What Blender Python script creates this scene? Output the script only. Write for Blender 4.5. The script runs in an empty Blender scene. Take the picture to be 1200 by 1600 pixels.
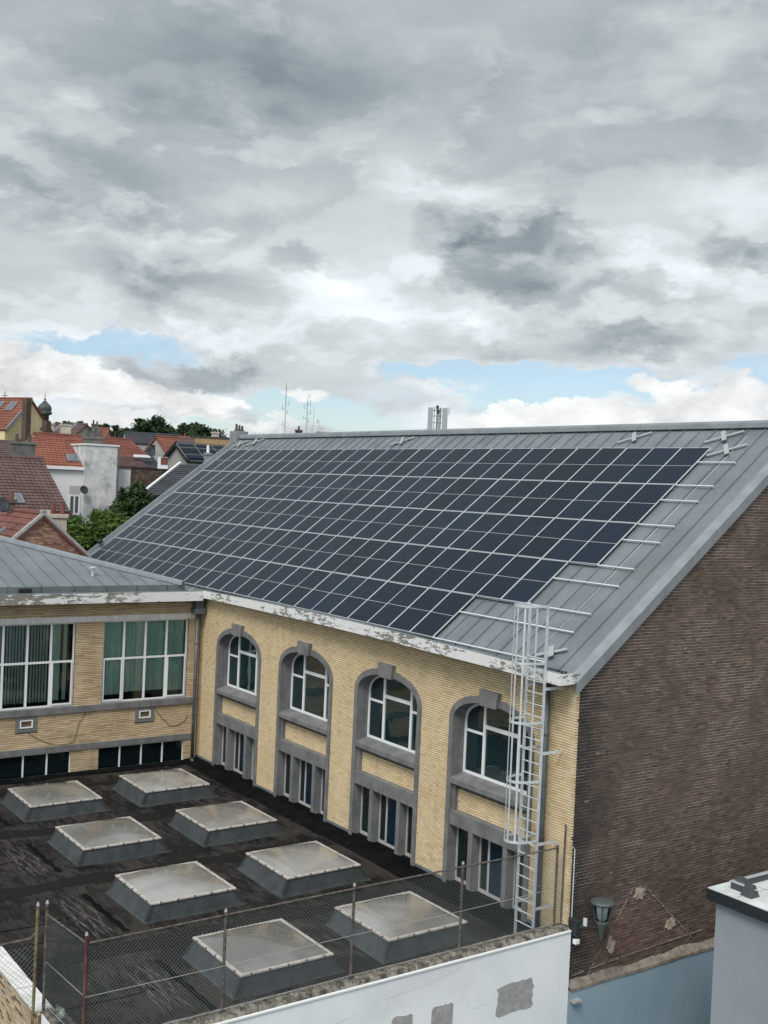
import bpy, bmesh, math, random
import numpy as np
from mathutils import Vector, Matrix
rnd = random.Random(7)
R_ = math.radians
scene = bpy.context.scene
COL = scene.collection

# ------------------------------------------------------------------ camera, world, sun, exposure
CAM = Vector((0.0, -18.8, 10.5))
FPX = 1762.6                                    # focal length in pixels of the 1200x1600 photograph
RW = Matrix(((0.575, 0.043, -0.817), (0.817, 0.024, 0.576), (0.044, -0.999, -0.022)))  # camera right / down / forward -> world
cx, cy, cz = RW.col[0].normalized(), RW.col[1].normalized(), RW.col[2].normalized()
cam_d = bpy.data.cameras.new('camera')
cam = bpy.data.objects.new('camera', cam_d); COL.objects.link(cam)
cam.matrix_world = Matrix(((cx[0], -cy[0], -cz[0], CAM.x), (cx[1], -cy[1], -cz[1], CAM.y), (cx[2], -cy[2], -cz[2], CAM.z), (0, 0, 0, 1)))
cam_d.sensor_fit = 'VERTICAL'; cam_d.sensor_height = 36; cam_d.lens = 36 * FPX / 1600
cam_d.clip_start = 0.3; cam_d.clip_end = 6000
scene.camera = cam

def ray(px, py):
    return cx * (px - 600) + cy * (py - 800) + cz * FPX
def at(px, py, D):
    "the point D metres away (measured level) in the direction of a photograph pixel"
    d = ray(px, py)
    return CAM + d * (D / math.hypot(d.x, d.y))

SUN_AZ, SUN_EL = R_(-55), R_(52)                # direction to the sun: behind the camera, high
sun_dir = Vector((math.cos(SUN_EL) * math.cos(SUN_AZ), math.cos(SUN_EL) * math.sin(SUN_AZ), math.sin(SUN_EL)))
sd = bpy.data.lights.new('sun', 'SUN'); sd.energy = 1.5; sd.angle = R_(24); sd.color = (1.0, 0.965, 0.91)
sun = bpy.data.objects.new('sun', sd); COL.objects.link(sun)
sun.rotation_euler = sun_dir.to_track_quat('Z', 'Y').to_euler(); sun.location = (0, -10, 40)

vs = scene.view_settings
vs.view_transform = 'Standard'; vs.look = 'None'; vs.gamma = 1; vs.use_curve_mapping = False
vs.exposure = 0.83

world = bpy.data.worlds.new('World'); scene.world = world; world.use_nodes = True
class NT:
    "small wrapper for building node trees"
    def __init__(s, tree):
        s.t = tree; tree.nodes.clear()
    def n(s, typ, **kw):
        nd = s.t.nodes.new(typ)
        for k, v in kw.items():
            if k == 'inp':
                for i, val in v.items():
                    if hasattr(val, 'links') or isinstance(val, bpy.types.NodeSocket): s.t.links.new(val, nd.inputs[i])
                    else: nd.inputs[i].default_value = val
            else: setattr(nd, k, v)
        return nd
    def m(s, op, a, b=None, c=None, clamp=False):
        nd = s.t.nodes.new('ShaderNodeMath'); nd.operation = op; nd.use_clamp = clamp
        for i, v in enumerate((a, b, c)):
            if v is None: continue
            if isinstance(v, bpy.types.NodeSocket): s.t.links.new(v, nd.inputs[i])
            else: nd.inputs[i].default_value = v
        return nd.outputs[0]
    def v(s, op, a, b=None, sc=None):
        nd = s.t.nodes.new('ShaderNodeVectorMath'); nd.operation = op
        for i, val in enumerate((a, b)):
            if val is None: continue
            if isinstance(val, bpy.types.NodeSocket): s.t.links.new(val, nd.inputs[i])
            else: nd.inputs[i].default_value = val
        if sc is not None:
            if isinstance(sc, bpy.types.NodeSocket): s.t.links.new(sc, nd.inputs['Scale'])
            else: nd.inputs['Scale'].default_value = sc
        return nd.outputs['Value'] if op in ('DOT_PRODUCT', 'LENGTH', 'DISTANCE') else nd.outputs[0]
    def mix(s, f, a, b, typ='MIX'):
        nd = s.t.nodes.new('ShaderNodeMix'); nd.data_type = 'RGBA'; nd.blend_type = typ
        for i, val in ((0, f), (6, a), (7, b)):
            if isinstance(val, bpy.types.NodeSocket): s.t.links.new(val, nd.inputs[i])
            else: nd.inputs[i].default_value = val if not isinstance(val, tuple) or len(val) == 4 else val + (1,)
        return nd.outputs[2]
    def noise(s, vec, scale, detail=4, rough=0.55, dist=0.0):
        nd = s.n('ShaderNodeTexNoise', inp={'Scale': scale, 'Detail': detail, 'Roughness': rough, 'Distortion': dist})
        if vec is not None: s.t.links.new(vec, nd.inputs['Vector'])
        return nd
    def smooth(s, x, a, b, lo=0.0, hi=1.0):
        nd = s.n('ShaderNodeMapRange', interpolation_type='SMOOTHSTEP', inp={'Value': x, 'From Min': a, 'From Max': b, 'To Min': lo, 'To Max': hi})
        return nd.outputs[0]

def build_sky():
    g = NT(world.node_tree)
    d = g.v('NORMALIZE', g.n('ShaderNodeTexCoord').outputs['Generated'])
    sep = g.n('ShaderNodeSeparateXYZ', inp={0: d}); z = sep.outputs[2]
    zc = g.m('MAXIMUM', z, 0.0)
    # blue sky between the clouds
    nish = g.n('ShaderNodeTexSky', sky_type='NISHITA', sun_disc=False, sun_elevation=SUN_EL,
               sun_rotation=math.pi / 2 - SUN_AZ, air_density=1.0, dust_density=0.6, ozone_density=1.6)
    blue = g.v('MULTIPLY', nish.outputs[0], (0.112, 0.116, 0.122))
    # cloud coordinates: a layer overhead, flattening out towards the horizon
    inv = g.m('DIVIDE', 1.0, g.m('ADD', zc, 0.11))
    lay = g.v('MULTIPLY', g.v('SCALE', d, sc=inv), (1, 1, 0.0))
    warp = g.noise(lay, 1.1, 3, 0.5)
    layw = g.v('ADD', lay, g.v('SCALE', g.v('SUBTRACT', warp.outputs['Color'], (0.5, 0.5, 0.5)), sc=0.45))
    n_big = g.noise(layw, 0.85, 6, 0.52).outputs[0]
    n_mid = g.noise(layw, 2.9, 9, 0.60).outputs[0]
    # puffy detail in direction space
    pv = g.v('MULTIPLY', d, (1, 1, 1.9))
    w1 = g.noise(pv, 9, 6, 0.6)
    n_puff = g.noise(g.v('ADD', pv, g.v('SCALE', g.v('SUBTRACT', w1.outputs['Color'], (0.5, 0.5, 0.5)), sc=0.05)), 16, 7, 0.6).outputs[0]
    n_str = g.noise(g.v('ADD', g.v('MULTIPLY', d, (1, 1, 3.4)), g.v('SCALE', g.v('SUBTRACT', w1.outputs['Color'], (0.5, 0.5, 0.5)), sc=0.06)), 5.5, 6, 0.58).outputs[0]
    hv = g.v('ADD', g.v('MULTIPLY', d, (1, 1, 2.3)), g.v('SCALE', g.v('SUBTRACT', w1.outputs['Color'], (0.5, 0.5, 0.5)), sc=0.07))
    n_heap = g.noise(hv, 6.2, 8, 0.56).outputs[0]
    heap = g.smooth(n_heap, 0.485, 0.575)
    n_heap2 = g.noise(g.v('ADD', hv, (0.012, -0.008, -0.045)), 6.2, 8, 0.56).outputs[0]
    rim = g.smooth(g.m('SUBTRACT', n_heap2, n_heap), 0.02, 0.10)      # sunlit upper edges of the heaps
    jig = g.v('SUBTRACT', w1.outputs['Color'], (0.5, 0.5, 0.5))
    w2 = g.noise(pv, 34, 5, 0.6)
    dj = g.v('ADD', d, g.v('ADD', g.v('SCALE', jig, sc=0.085), g.v('SCALE', g.v('SUBTRACT', w2.outputs['Color'], (0.5, 0.5, 0.5)), sc=0.030)))
    def blob(px, py, rx, ry, edge=0.35):
        c = ray(px, py).normalized()
        tu = Vector((-c.y, c.x, 0)).normalized() * -1; tv = c.cross(tu); 
        if tv.z < 0: tv = -tv
        v = g.v('SUBTRACT', dj, tuple(c))
        comb = g.n('ShaderNodeCombineXYZ', inp={0: g.v('DOT_PRODUCT', v, tuple(tu * (FPX / rx))), 1: g.v('DOT_PRODUCT', v, tuple(tv * (FPX / ry))), 2: g.v('DOT_PRODUCT', v, tuple(c * 6))})
        return g.smooth(g.v('LENGTH', comb.outputs[0]), 1.0, edge)
    def total(blobs):
        acc = None
        for b in blobs:
            amp = b[0]; o = g.m('MULTIPLY', blob(*b[1:]), amp)
            acc = o if acc is None else g.m('ADD', acc, o)
        return acc
    # open blue gaps low in the sky; everything higher is closed cloud
    gap_band = g.m('MULTIPLY', g.smooth(z, 0.135, 0.075), g.smooth(n_big, 0.30, 0.52))
    gaps = total([(0.9, 175, 545, 190, 34), (0.95, 700, 590, 120, 30), (1.0, 830, 600, 230, 45), (0.8, 1010, 590, 120, 34), (0.8, 1190, 580, 90, 40),
                  (0.75, 500, 640, 150, 50), (0.7, 200, 620, 230, 16), (0.8, 830, 640, 120, 40), (0.6, 290, 660, 160, 16)])
    gap = g.m('MINIMUM', g.m('ADD', g.m('MULTIPLY', gap_band, 0.30), gaps), 1.0)
    # layered grey sheet: brightness
    sheet = g.m('ADD', g.m('MULTIPLY', g.m('SUBTRACT', n_big, 0.5), 0.34), g.m('MULTIPLY', g.m('SUBTRACT', n_mid, 0.5), 0.26))
    sheet = g.m('ADD', sheet, g.m('MULTIPLY', g.m('SUBTRACT', n_puff, 0.5), 0.16))
    sheet = g.m('ADD', sheet, g.m('MULTIPLY', g.m('SUBTRACT', n_str, 0.5), 0.22))
    sheet = g.m('ADD', sheet, g.m('MULTIPLY', g.m('SUBTRACT', 0.42, heap), g.smooth(z, 0.42, 0.20, 0.055, 0.15)))
    sheet = g.m('ADD', sheet, g.m('MULTIPLY', rim, g.smooth(z, 0.42, 0.20, 0.05, 0.12)))
    lift = g.smooth(z, 0.40, 0.07, 0.05, 0.32)                       # thinner and brighter towards the horizon
    glow = g.m('MULTIPLY', g.m('POWER', g.m('MAXIMUM', g.v('DOT_PRODUCT', d, tuple(sun_dir)), 0.0), 2.0), 0.55)   # cloud lit through round the sun
    darks = total([(0.25, 835, 414, 165, 72, 0.68), (0.08, 800, 440, 90, 40), (0.16, 710, 355, 66, 42, 0.4), (0.22, 850, 527, 215, 54, 0.5), (0.20, 1000, 525, 140, 34), (0.22, 1140, 385, 60, 46), (0.2, 1200, 400, 40, 30), (0.16, 1000, 455, 90, 30),
                   (0.22, 320, 464, 155, 70, 0.45), (0.16, 260, 430, 150, 60, 0.1), (0.22, 445, 408, 75, 26), (0.16, 100, 290, 260, 90, 0.0), (0.20, 420, 130, 420, 140, 0.0), (0.26, 340, 580, 100, 30, 0.5), (0.16, 225, 590, 60, 24), (0.14, 80, 600, 110, 26), (0.12, 10, 470, 40, 18), (0.14, 320, 645, 120, 12)])
    brights = total([(0.24, 1130, 60, 190, 90, 0.0), (0.16, 120, 195, 110, 40, 0.0), (0.20, 1150, 300, 170, 60, 0.0), (0.12, 380, 320, 180, 40, 0.0), (0.22, 1000, 420, 260, 40, 0.1), (0.16, 640, 500, 260, 60, 0.0), (0.16, 230, 360, 120, 30, 0.0), (0.18, 700, 290, 120, 30, 0.0), (0.2, 500, 440, 100, 40, 0.0)])
    val = g.m('ADD', g.m('ADD', g.m('ADD', 0.42, g.m('MULTIPLY', sheet, 0.80)), g.m('ADD', lift, glow)), g.m('SUBTRACT', brights, g.m('MULTIPLY', darks, g.m('ADD', 0.55, g.m('MULTIPLY', n_puff, 0.75)))))
    val = g.m('MAXIMUM', val, 0.22)
    # low white cumulus in front of the gaps
    cum = total([(1.0, 60, 585, 120, 52, 0.5), (0.9, 20, 570, 60, 36), (1.0, 250, 620, 160, 32, 0.5), (0.9, 330, 635, 90, 30), (0.8, 160, 660, 200, 22), (0.7, 490, 610, 50, 20), (0.9, 800, 658, 90, 26, 0.5), (0.9, 880, 650, 100, 24), (0.9, 700, 668, 70, 20), (1.0, 1000, 655, 90, 22), (1.0, 1110, 640, 110, 52, 0.5), (0.9, 1030, 592, 75, 26), (0.8, 1180, 655, 80, 30), (0.6, 440, 665, 90, 18)])
    cum = g.m('MULTIPLY', cum, g.smooth(n_puff, 0.30, 0.46), clamp=True)
    cum_v = g.m('ADD', g.m('ADD', 0.34, g.m('MULTIPLY', n_puff, 1.02)), g.m('MULTIPLY', darks, -1.0))
    wispy = g.smooth(g.m('ADD', gap, g.m('MULTIPLY', g.m('SUBTRACT', n_puff, 0.5), 1.3)), 0.25, 0.95, 0.0, 0.88)
    def grey(v, tint):
        return g.v('SCALE', g.n('ShaderNodeCombineXYZ', inp={0: tint[0], 1: tint[1], 2: tint[2]}).outputs[0], sc=v)
    tint = g.mix(g.smooth(val, 0.25, 0.62), (0.825, 1.0, 1.105), (0.93, 1.0, 1.045))
    sheet_c = g.v('SCALE', tint, sc=val)
    col = g.mix(wispy, sheet_c, blue)
    col = g.mix(g.smooth(cum, 0.15, 0.75), col, grey(cum_v, (0.975, 1.0, 1.0)))
    col = g.mix(g.smooth(z, -0.02, -0.06), col, (0.10, 0.10, 0.095))        # below the horizon: the dull ground beyond the built part
    bg = g.n('ShaderNodeBackground', inp={'Color': col, 'Strength': 0.585})
    g.t.links.new(bg.outputs[0], g.n('ShaderNodeOutputWorld').inputs[0])
build_sky()
world.cycles.sampling_method = 'MANUAL'; world.cycles.sample_map_resolution = 512

# ------------------------------------------------------------------ helpers
class MB:
    def __init__(s): s.v = []; s.f = []
    def add(s, vs, fs):
        o = len(s.v); s.v += [tuple(p) for p in vs]; s.f += [tuple(i + o for i in f) for f in fs]; return s
    def box(s, x0, x1, y0, y1, z0, z1):
        return s.add([(x0, y0, z0), (x1, y0, z0), (x1, y1, z0), (x0, y1, z0), (x0, y0, z1), (x1, y0, z1), (x1, y1, z1), (x0, y1, z1)],
                     [(0, 3, 2, 1), (4, 5, 6, 7), (0, 1, 5, 4), (1, 2, 6, 5), (2, 3, 7, 6), (3, 0, 4, 7)])
    def obox(s, c, a, b, n):
        "box about centre c with half-vectors a, b, n"
        c, a, b, n = Vector(c), Vector(a), Vector(b), Vector(n); P = []
        if a.cross(b).dot(n) < 0: a = -a
        for k in (-1, 1):
            for (i, j) in ((-1, -1), (1, -1), (1, 1), (-1, 1)): P.append(c + a * i + b * j + n * k)
        return s.add(P, [(0, 3, 2, 1), (4, 5, 6, 7), (0, 1, 5, 4), (1, 2, 6, 5), (2, 3, 7, 6), (3, 0, 4, 7)])
    def prism(s, poly, ext, caps=True):
        "polygon (3D points) extruded by a vector"
        n = len(poly); e = Vector(ext); P = [Vector(p) for p in poly]
        nn = Vector((0, 0, 0))
        for i in range(n): nn += P[i].cross(P[(i + 1) % n])
        if nn.dot(e) < 0: P.reverse()
        fs = [(i, (i + 1) % n, n + (i + 1) % n, n + i) for i in range(n)]
        if caps: fs += [tuple(range(n))[::-1], tuple(range(n, 2 * n))]
        return s.add(P + [p + e for p in P], fs)
    def tube(s, p0, p1, r0, r1=None, n=8, caps=True):
        return s.path([p0, p1], [r0, r0 if r1 is None else r1], n, caps)
    def path(s, pts, r, n=6, caps=True, closed=False):
        pts = [Vector(p) for p in pts]; m = len(pts)
        rr = r if isinstance(r, (list, tuple)) else [r] * m
        P = []; u = None
        for i, p in enumerate(pts):
            if closed: t = pts[(i + 1) % m] - pts[i - 1]
            else: t = pts[min(i + 1, m - 1)] - pts[max(i - 1, 0)]
            t.normalize()
            if u is None:
                u = t.cross(Vector((0, 0, 1))); 
                if u.length < 1e-3: u = t.cross(Vector((1, 0, 0)))
            u = (u - t * u.dot(t)).normalized(); w = t.cross(u)
            for k in range(n):
                a = 2 * math.pi * k / n; P.append(p + (u * math.cos(a) + w * math.sin(a)) * rr[i])
        fs = []
        for i in range(m if closed else m - 1):
            j = (i + 1) % m
            for k in range(n): fs.append((i * n + k, i * n + (k + 1) % n, j * n + (k + 1) % n, j * n + k))
        if caps and not closed: fs += [tuple(range(n))[::-1], tuple(range((m - 1) * n, m * n))]
        return s.add(P, fs)
    def lathe(s, c, prof, n=16, axis=(0, 0, 1)):
        "profile of (radius, height) pairs turned about an upright axis"
        c = Vector(c); P = []
        for (r, h) in prof:
            for k in range(n):
                a = 2 * math.pi * k / n; P.append(c + Vector((r * math.cos(a), r * math.sin(a), h)))
        fs = [(i * n + k, i * n + (k + 1) % n, (i + 1) * n + (k + 1) % n, (i + 1) * n + k) for i in range(len(prof) - 1) for k in range(n)]
        fs += [tuple(range(n))[::-1], tuple(range((len(prof) - 1) * n, len(prof) * n))]
        return s.add(P, fs)
    def build(s, name, mat, parent=None, smooth=False, bevel=0.0, kind=None, label=None):
        me = bpy.data.meshes.new(name); me.from_pydata(s.v, [], s.f); me.update()
        return link(name, me, mat, parent, smooth, bevel, kind, label)
def link(name, me, mat, parent=None, smooth=False, bevel=0.0, kind=None, label=None):
    if mat is not None and len(me.materials) == 0: me.materials.append(mat)
    if smooth: me.shade_smooth()
    o = bpy.data.objects.new(name, me); COL.objects.link(o)
    if parent is not None:
        o.parent = parent; o.matrix_parent_inverse = Matrix.Translation(-wloc(parent))
    if bevel:
        b = o.modifiers.new('edge', 'BEVEL'); b.width = bevel; b.segments = 2; b.limit_method = 'ANGLE'; b.angle_limit = R_(40)
    if kind: o['kind'] = kind
    if label: o['label'] = label
    return o
def wloc(o):
    return Vector(o.get('_base', (0, 0, 0)))
def thing(name, label, cat, loc, group=None):
    o = bpy.data.objects.new(name, None); COL.objects.link(o); o.location = loc; o['_base'] = tuple(loc)
    o.empty_display_size = 0.3
    return tag(o, label, cat, group)
def tag(o, label, cat, group=None):
    o['label'] = label; o['category'] = cat
    if group: o['group'] = group
    return o
def kids(o): return [c for c in bpy.data.objects if c.parent == o]
CH = {}
def copy_tree(o, offset, label=None, parent=None):
    c = o.copy(); COL.objects.link(c)
    if parent is None: c.location = Vector(o.location) + Vector(offset)
    else:
        mi = o.matrix_parent_inverse.copy(); c.parent = parent; c.matrix_parent_inverse = mi
    if label: c['label'] = label
    for k in kids(o):
        copy_tree(k, offset, None, c)
    return c

# ------------------------------------------------------------------ materials
def new_mat(name):
    m = bpy.data.materials.new(name); m.use_nodes = True
    g = NT(m.node_tree); out = g.n('ShaderNodeOutputMaterial'); b = g.n('ShaderNodeBsdfPrincipled')
    g.t.links.new(b.outputs[0], out.inputs[0]); g.b = b; g.o = out
    g.pos = g.n('ShaderNodeNewGeometry').outputs['Position']
    return m, g
def setin(g, name, v):
    if isinstance(v, bpy.types.NodeSocket): g.t.links.new(v, g.b.inputs[name])
    else: g.b.inputs[name].default_value = v if not (isinstance(v, tuple) and len(v) == 3) else v + (1,)
def bump(g, h, strength=0.3, dist=0.02):
    nd = g.n('ShaderNodeBump', inp={'Height': h, 'Strength': strength, 'Distance': dist}); g.t.links.new(nd.outputs[0], g.b.inputs['Normal'])
def surf(name, c0, c1, scale=3.0, rough=0.7, metal=0.0, stretch=(1, 1, 1), bump_s=0.25, fine=40.0, dirt=None, dirt_amt=0.5, spec=0.4, obj_var=0.0, streak=0.0, streak_c=(0.05, 0.05, 0.05)):
    "weathered surface: two tones in broad noise, fine grain, optional dirt blotches and rain streaks"
    m, g = new_mat(name)
    p = g.v('MULTIPLY', g.pos, stretch)
    n1 = g.noise(p, scale, 6, 0.6).outputs[0]; n2 = g.noise(p, fine, 4, 0.6).outputs[0]
    f = g.smooth(g.m('ADD', n1, g.m('MULTIPLY', g.m('SUBTRACT', n2, 0.5), 0.35)), 0.32, 0.68)
    col = g.mix(f, c0, c1)
    if dirt:
        dn = g.noise(g.pos, scale * 0.45, 7, 0.65, 0.4).outputs[0]
        col = g.mix(g.m('MULTIPLY', g.smooth(dn, 0.50, 0.72), dirt_amt), col, dirt)
    if streak:
        sn = g.noise(g.v('MULTIPLY', g.pos, (5, 5, 0.22)), 1.6, 6, 0.65).outputs[0]
        col = g.mix(g.m('MULTIPLY', g.smooth(sn, 0.5, 0.75), streak), col, streak_c)
    if obj_var:
        r = g.n('ShaderNodeObjectInfo').outputs['Random']
        k = g.m('ADD', 1.0 - obj_var / 2, g.m('MULTIPLY', r, obj_var)); col = g.v('SCALE', col, sc=k)
    setin(g, 'Base Color', col); setin(g, 'Metallic', metal); setin(g, 'Specular IOR Level', spec)
    setin(g, 'Roughness', g.m('ADD', rough - 0.08, g.m('MULTIPLY', n1, 0.16), clamp=True))
    if bump_s: bump(g, g.m('ADD', g.m('MULTIPLY', n2, 0.5), n1), bump_s, 0.015)
    return m
def brick_mat(name, tones, stain=None, stain_amt=0.4, stain_scale=0.5, rough=0.85, streak=0.0, streak_c=(0.03, 0.03, 0.03), soot=0.0):
    m, g = new_mat(name)
    isl = g.n('ShaderNodeNewGeometry').outputs['Random Per Island']
    r = g.m('FRACT', g.m('ADD', isl, g.n('ShaderNodeObjectInfo').outputs['Random']))
    ramp = g.n('ShaderNodeValToRGB', inp={0: r}); el = ramp.color_ramp.elements
    ramp.color_ramp.interpolation = 'LINEAR'
    while len(el) < len(tones): el.new(0.5)
    for i, t in enumerate(tones): el[i].position = i / (len(tones) - 1); el[i].color = t + (1,)
    n2 = g.noise(g.pos, 55, 5, 0.65).outputs[0]; n1 = g.noise(g.pos, stain_scale, 7, 0.6, 0.3).outputs[0]
    col = g.v('SCALE', ramp.outputs[0], sc=g.m('ADD', 0.78, g.m('MULTIPLY', n2, 0.44)))
    if stain: col = g.mix(g.m('MULTIPLY', g.smooth(n1, 0.42, 0.68), stain_amt), col, stain)
    if streak:
        sn = g.noise(g.v('MULTIPLY', g.pos, (3, 3, 0.25)), 1.2, 6, 0.65).outputs[0]
        col = g.mix(g.m('MULTIPLY', g.smooth(sn, 0.5, 0.72), streak), col, streak_c)
    if soot:
        py_ = g.n('ShaderNodeSeparateXYZ', inp={0: g.pos}).outputs[1]
        col = g.mix(g.m('MULTIPLY', g.smooth(g.m('ADD', py_, g.m('MULTIPLY', g.m('SUBTRACT', g.noise(g.pos, 1.1, 6, .6).outputs[0], 0.5), 2.2)), 1.3, 0.1), soot), col, (0.022, 0.022, 0.024))
    setin(g, 'Base Color', col); setin(g, 'Roughness', rough); setin(g, 'Specular IOR Level', 0.25)
    bump(g, n2, 0.35, 0.006)
    return m
def plain(name, c, rough=0.5, metal=0.0, spec=0.5, var=0.12):
    m, g = new_mat(name)
    n = g.noise(g.pos, 9, 5, 0.6).outputs[0]
    col = g.v('SCALE', g.n('ShaderNodeRGB').outputs[0], sc=g.m('ADD', 1 - var, g.m('MULTIPLY', n, 2 * var)))
    g.t.nodes['RGB'].outputs[0].default_value = c + (1,)
    setin(g, 'Base Color', col); setin(g, 'Roughness', rough); setin(g, 'Metallic', metal); setin(g, 'Specular IOR Level', spec)
    return m
def glass_mat(name, tint=(0.62, 0.70, 0.68), refl=1.0, teal_veil=0.0):
    m = bpy.data.materials.new(name); m.use_nodes = True; g = NT(m.node_tree)
    out = g.n('ShaderNodeOutputMaterial'); tr = g.n('ShaderNodeBsdfTransparent', inp={0: tint + (1,)})
    wob = g.n('ShaderNodeBump', inp={'Height': g.noise(g.n('ShaderNodeNewGeometry').outputs['Position'], 0.8, 2).outputs[0], 'Strength': 0.04, 'Distance': 0.2})
    if teal_veil:
        tr = g.n('ShaderNodeMixShader', inp={0: teal_veil, 1: tr.outputs[0], 2: g.n('ShaderNodeBsdfDiffuse', inp={'Color': (0.016, 0.040, 0.048, 1)}).outputs[0]})  # diffuse teal mixed into the pane in place of light from the room
    gl = g.n('ShaderNodeBsdfGlossy', inp={'Color': (0.84, 0.95, 0.98, 1), 'Roughness': 0.02, 'Normal': wob.outputs[0]})
    fr = g.n('ShaderNodeFresnel', inp={'IOR': 1.52})
    mx = g.n('ShaderNodeMixShader', inp={0: g.m('MULTIPLY', fr.outputs[0], 1.7 * refl, clamp=True), 1: tr.outputs[0], 2: gl.outputs[0]})
    g.t.links.new(mx.outputs[0], out.inputs[0]); return m

M = {}
M['yellow_brick'] = brick_mat('yellow_brick', [(0.60, 0.46, 0.265), (0.67, 0.53, 0.32), (0.72, 0.58, 0.37), (0.69, 0.55, 0.34), (0.75, 0.615, 0.41)], (0.50, 0.39, 0.24), 0.25, 0.7, streak=0.20, streak_c=(0.20, 0.16, 0.105))
M['wing_brick'] = brick_mat('wing_brick', [(0.47, 0.34, 0.20), (0.59, 0.45, 0.285), (0.66, 0.525, 0.35), (0.57, 0.43, 0.27), (0.70, 0.57, 0.40)], (0.33, 0.245, 0.16), 0.36, 0.8, streak=0.2, streak_c=(0.16, 0.12, 0.08))
M['brown_brick'] = brick_mat('brown_brick', [(0.068, 0.051, 0.043), (0.106, 0.074, 0.059), (0.130, 0.089, 0.070), (0.096, 0.071, 0.059), (0.168, 0.118, 0.092)], (0.072, 0.058, 0.050), 0.5, 0.40, streak=0.25, streak_c=(0.036, 0.034, 0.034), soot=0.8)
M['infill_brick'] = brick_mat('infill_brick', [(0.085, 0.052, 0.042), (0.135, 0.082, 0.066), (0.165, 0.100, 0.082), (0.12, 0.078, 0.064), (0.20, 0.13, 0.105)], (0.085, 0.06, 0.05), 0.4, 0.9)
M['red_brick'] = brick_mat('red_brick', [(0.22, 0.10, 0.07), (0.31, 0.155, 0.11), (0.37, 0.21, 0.15), (0.46, 0.32, 0.24), (0.26, 0.12, 0.085)], (0.20, 0.13, 0.10), 0.35, 0.9)
M['dark_brick'] = brick_mat('dark_brick', [(0.05, 0.04, 0.035), (0.09, 0.07, 0.06), (0.07, 0.05, 0.045)], (0.05, 0.05, 0.035), 0.5, 0.6)
M['mortar_dark'] = surf('mortar_dark', (0.11, 0.08, 0.048), (0.18, 0.138, 0.085), 2, 0.95, bump_s=0.2)
M['mortar_gable'] = surf('mortar_gable', (0.20, 0.175, 0.155), (0.54, 0.48, 0.42), 0.9, 0.95, bump_s=0.2, dirt=(0.075, 0.068, 0.062), dirt_amt=0.8)
M['mortar_patch'] = surf('mortar_patch', (0.30, 0.24, 0.19), (0.52, 0.44, 0.36), 7, 0.95, dirt=(0.09, 0.07, 0.06), dirt_amt=0.6, bump_s=0.5)
M['ledge'] = surf('ledge', (0.13, 0.115, 0.095), (0.25, 0.22, 0.185), 4, 0.95, dirt=(0.07, 0.06, 0.05), dirt_amt=0.7, bump_s=0.5)
M['scar'] = surf('scar', (0.14, 0.118, 0.105), (0.27, 0.235, 0.205), 9, 0.95, dirt=(0.07, 0.06, 0.052), dirt_amt=0.9, bump_s=0.5)
M['stone'] = surf('stone', (0.125, 0.127, 0.129), (0.188, 0.188, 0.187), 2.2, 0.85, bump_s=0.3, streak=0.45, streak_c=(0.075, 0.076, 0.077))
M['stone_light'] = surf('stone_light', (0.60, 0.60, 0.58), (0.72, 0.72, 0.70), 3, 0.8, bump_s=0.2, streak=0.4, streak_c=(0.25, 0.24, 0.22))
M['stone_stain'] = surf('stone_stain', (0.05, 0.05, 0.05), (0.17, 0.17, 0.17), 6, 0.9, stretch=(1, 1, 0.25), bump_s=0.2)
M['zinc'] = surf('zinc', (0.162, 0.189, 0.206), (0.210, 0.236, 0.252), 0.9, 0.48, metal=0.25, bump_s=0.14, fine=9, obj_var=0.14, dirt=(0.145, 0.155, 0.16), dirt_amt=0.5, streak=0.30, streak_c=(0.13, 0.148, 0.16))
M['zinc_light'] = surf('zinc_light', (0.205, 0.232, 0.250), (0.262, 0.288, 0.305), 2, 0.42, metal=0.25, bump_s=0.05, dirt=(0.2, 0.21, 0.2), dirt_amt=0.4)
M['zinc_dark'] = surf('zinc_dark', (0.085, 0.10, 0.11), (0.13, 0.15, 0.16), 2, 0.5, metal=0.3, bump_s=0.05)
M['galv'] = surf('galv', (0.56, 0.61, 0.64), (0.68, 0.72, 0.74), 6, 0.45, metal=0.35, bump_s=0.05)
M['cross_metal'] = plain('cross_metal', (0.36, 0.39, 0.40), 0.5, 0.2)
M['alu'] = plain('alu', (0.58, 0.61, 0.63), 0.35, 0.45)
M['alu_white'] = plain('alu_white', (0.66, 0.69, 0.71), 0.4, 0.25)
M['white_frame'] = plain('white_frame', (0.74, 0.76, 0.76), 0.45)
M['grey_frame'] = plain('grey_frame', (0.40, 0.40, 0.39), 0.6)
M['white_wall'] = surf('white_wall', (0.72, 0.76, 0.79), (0.80, 0.83, 0.845), 0.6, 0.85, bump_s=0.12, dirt=(0.56, 0.57, 0.58), dirt_amt=0.5, streak=0.12, streak_c=(0.50, 0.51, 0.52))
M['old_white'] = surf('old_white', (0.46, 0.48, 0.49), (0.66, 0.67, 0.67), 1.8, 0.9, bump_s=0.2, dirt=(0.20, 0.20, 0.19), dirt_amt=0.9, streak=0.25, streak_c=(0.19, 0.19, 0.18))
M['render_white'] = surf('render_white', (0.60, 0.62, 0.63), (0.69, 0.70, 0.70), 0.4, 0.9, bump_s=0.1, dirt=(0.45, 0.46, 0.45), dirt_amt=0.5, streak=0.3, streak_c=(0.40, 0.40, 0.39))
M['blue_wall'] = surf('blue_wall', (0.225, 0.325, 0.395), (0.255, 0.355, 0.42), 0.7, 0.8, bump_s=0.05, streak=0.12, streak_c=(0.15, 0.25, 0.31))
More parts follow.
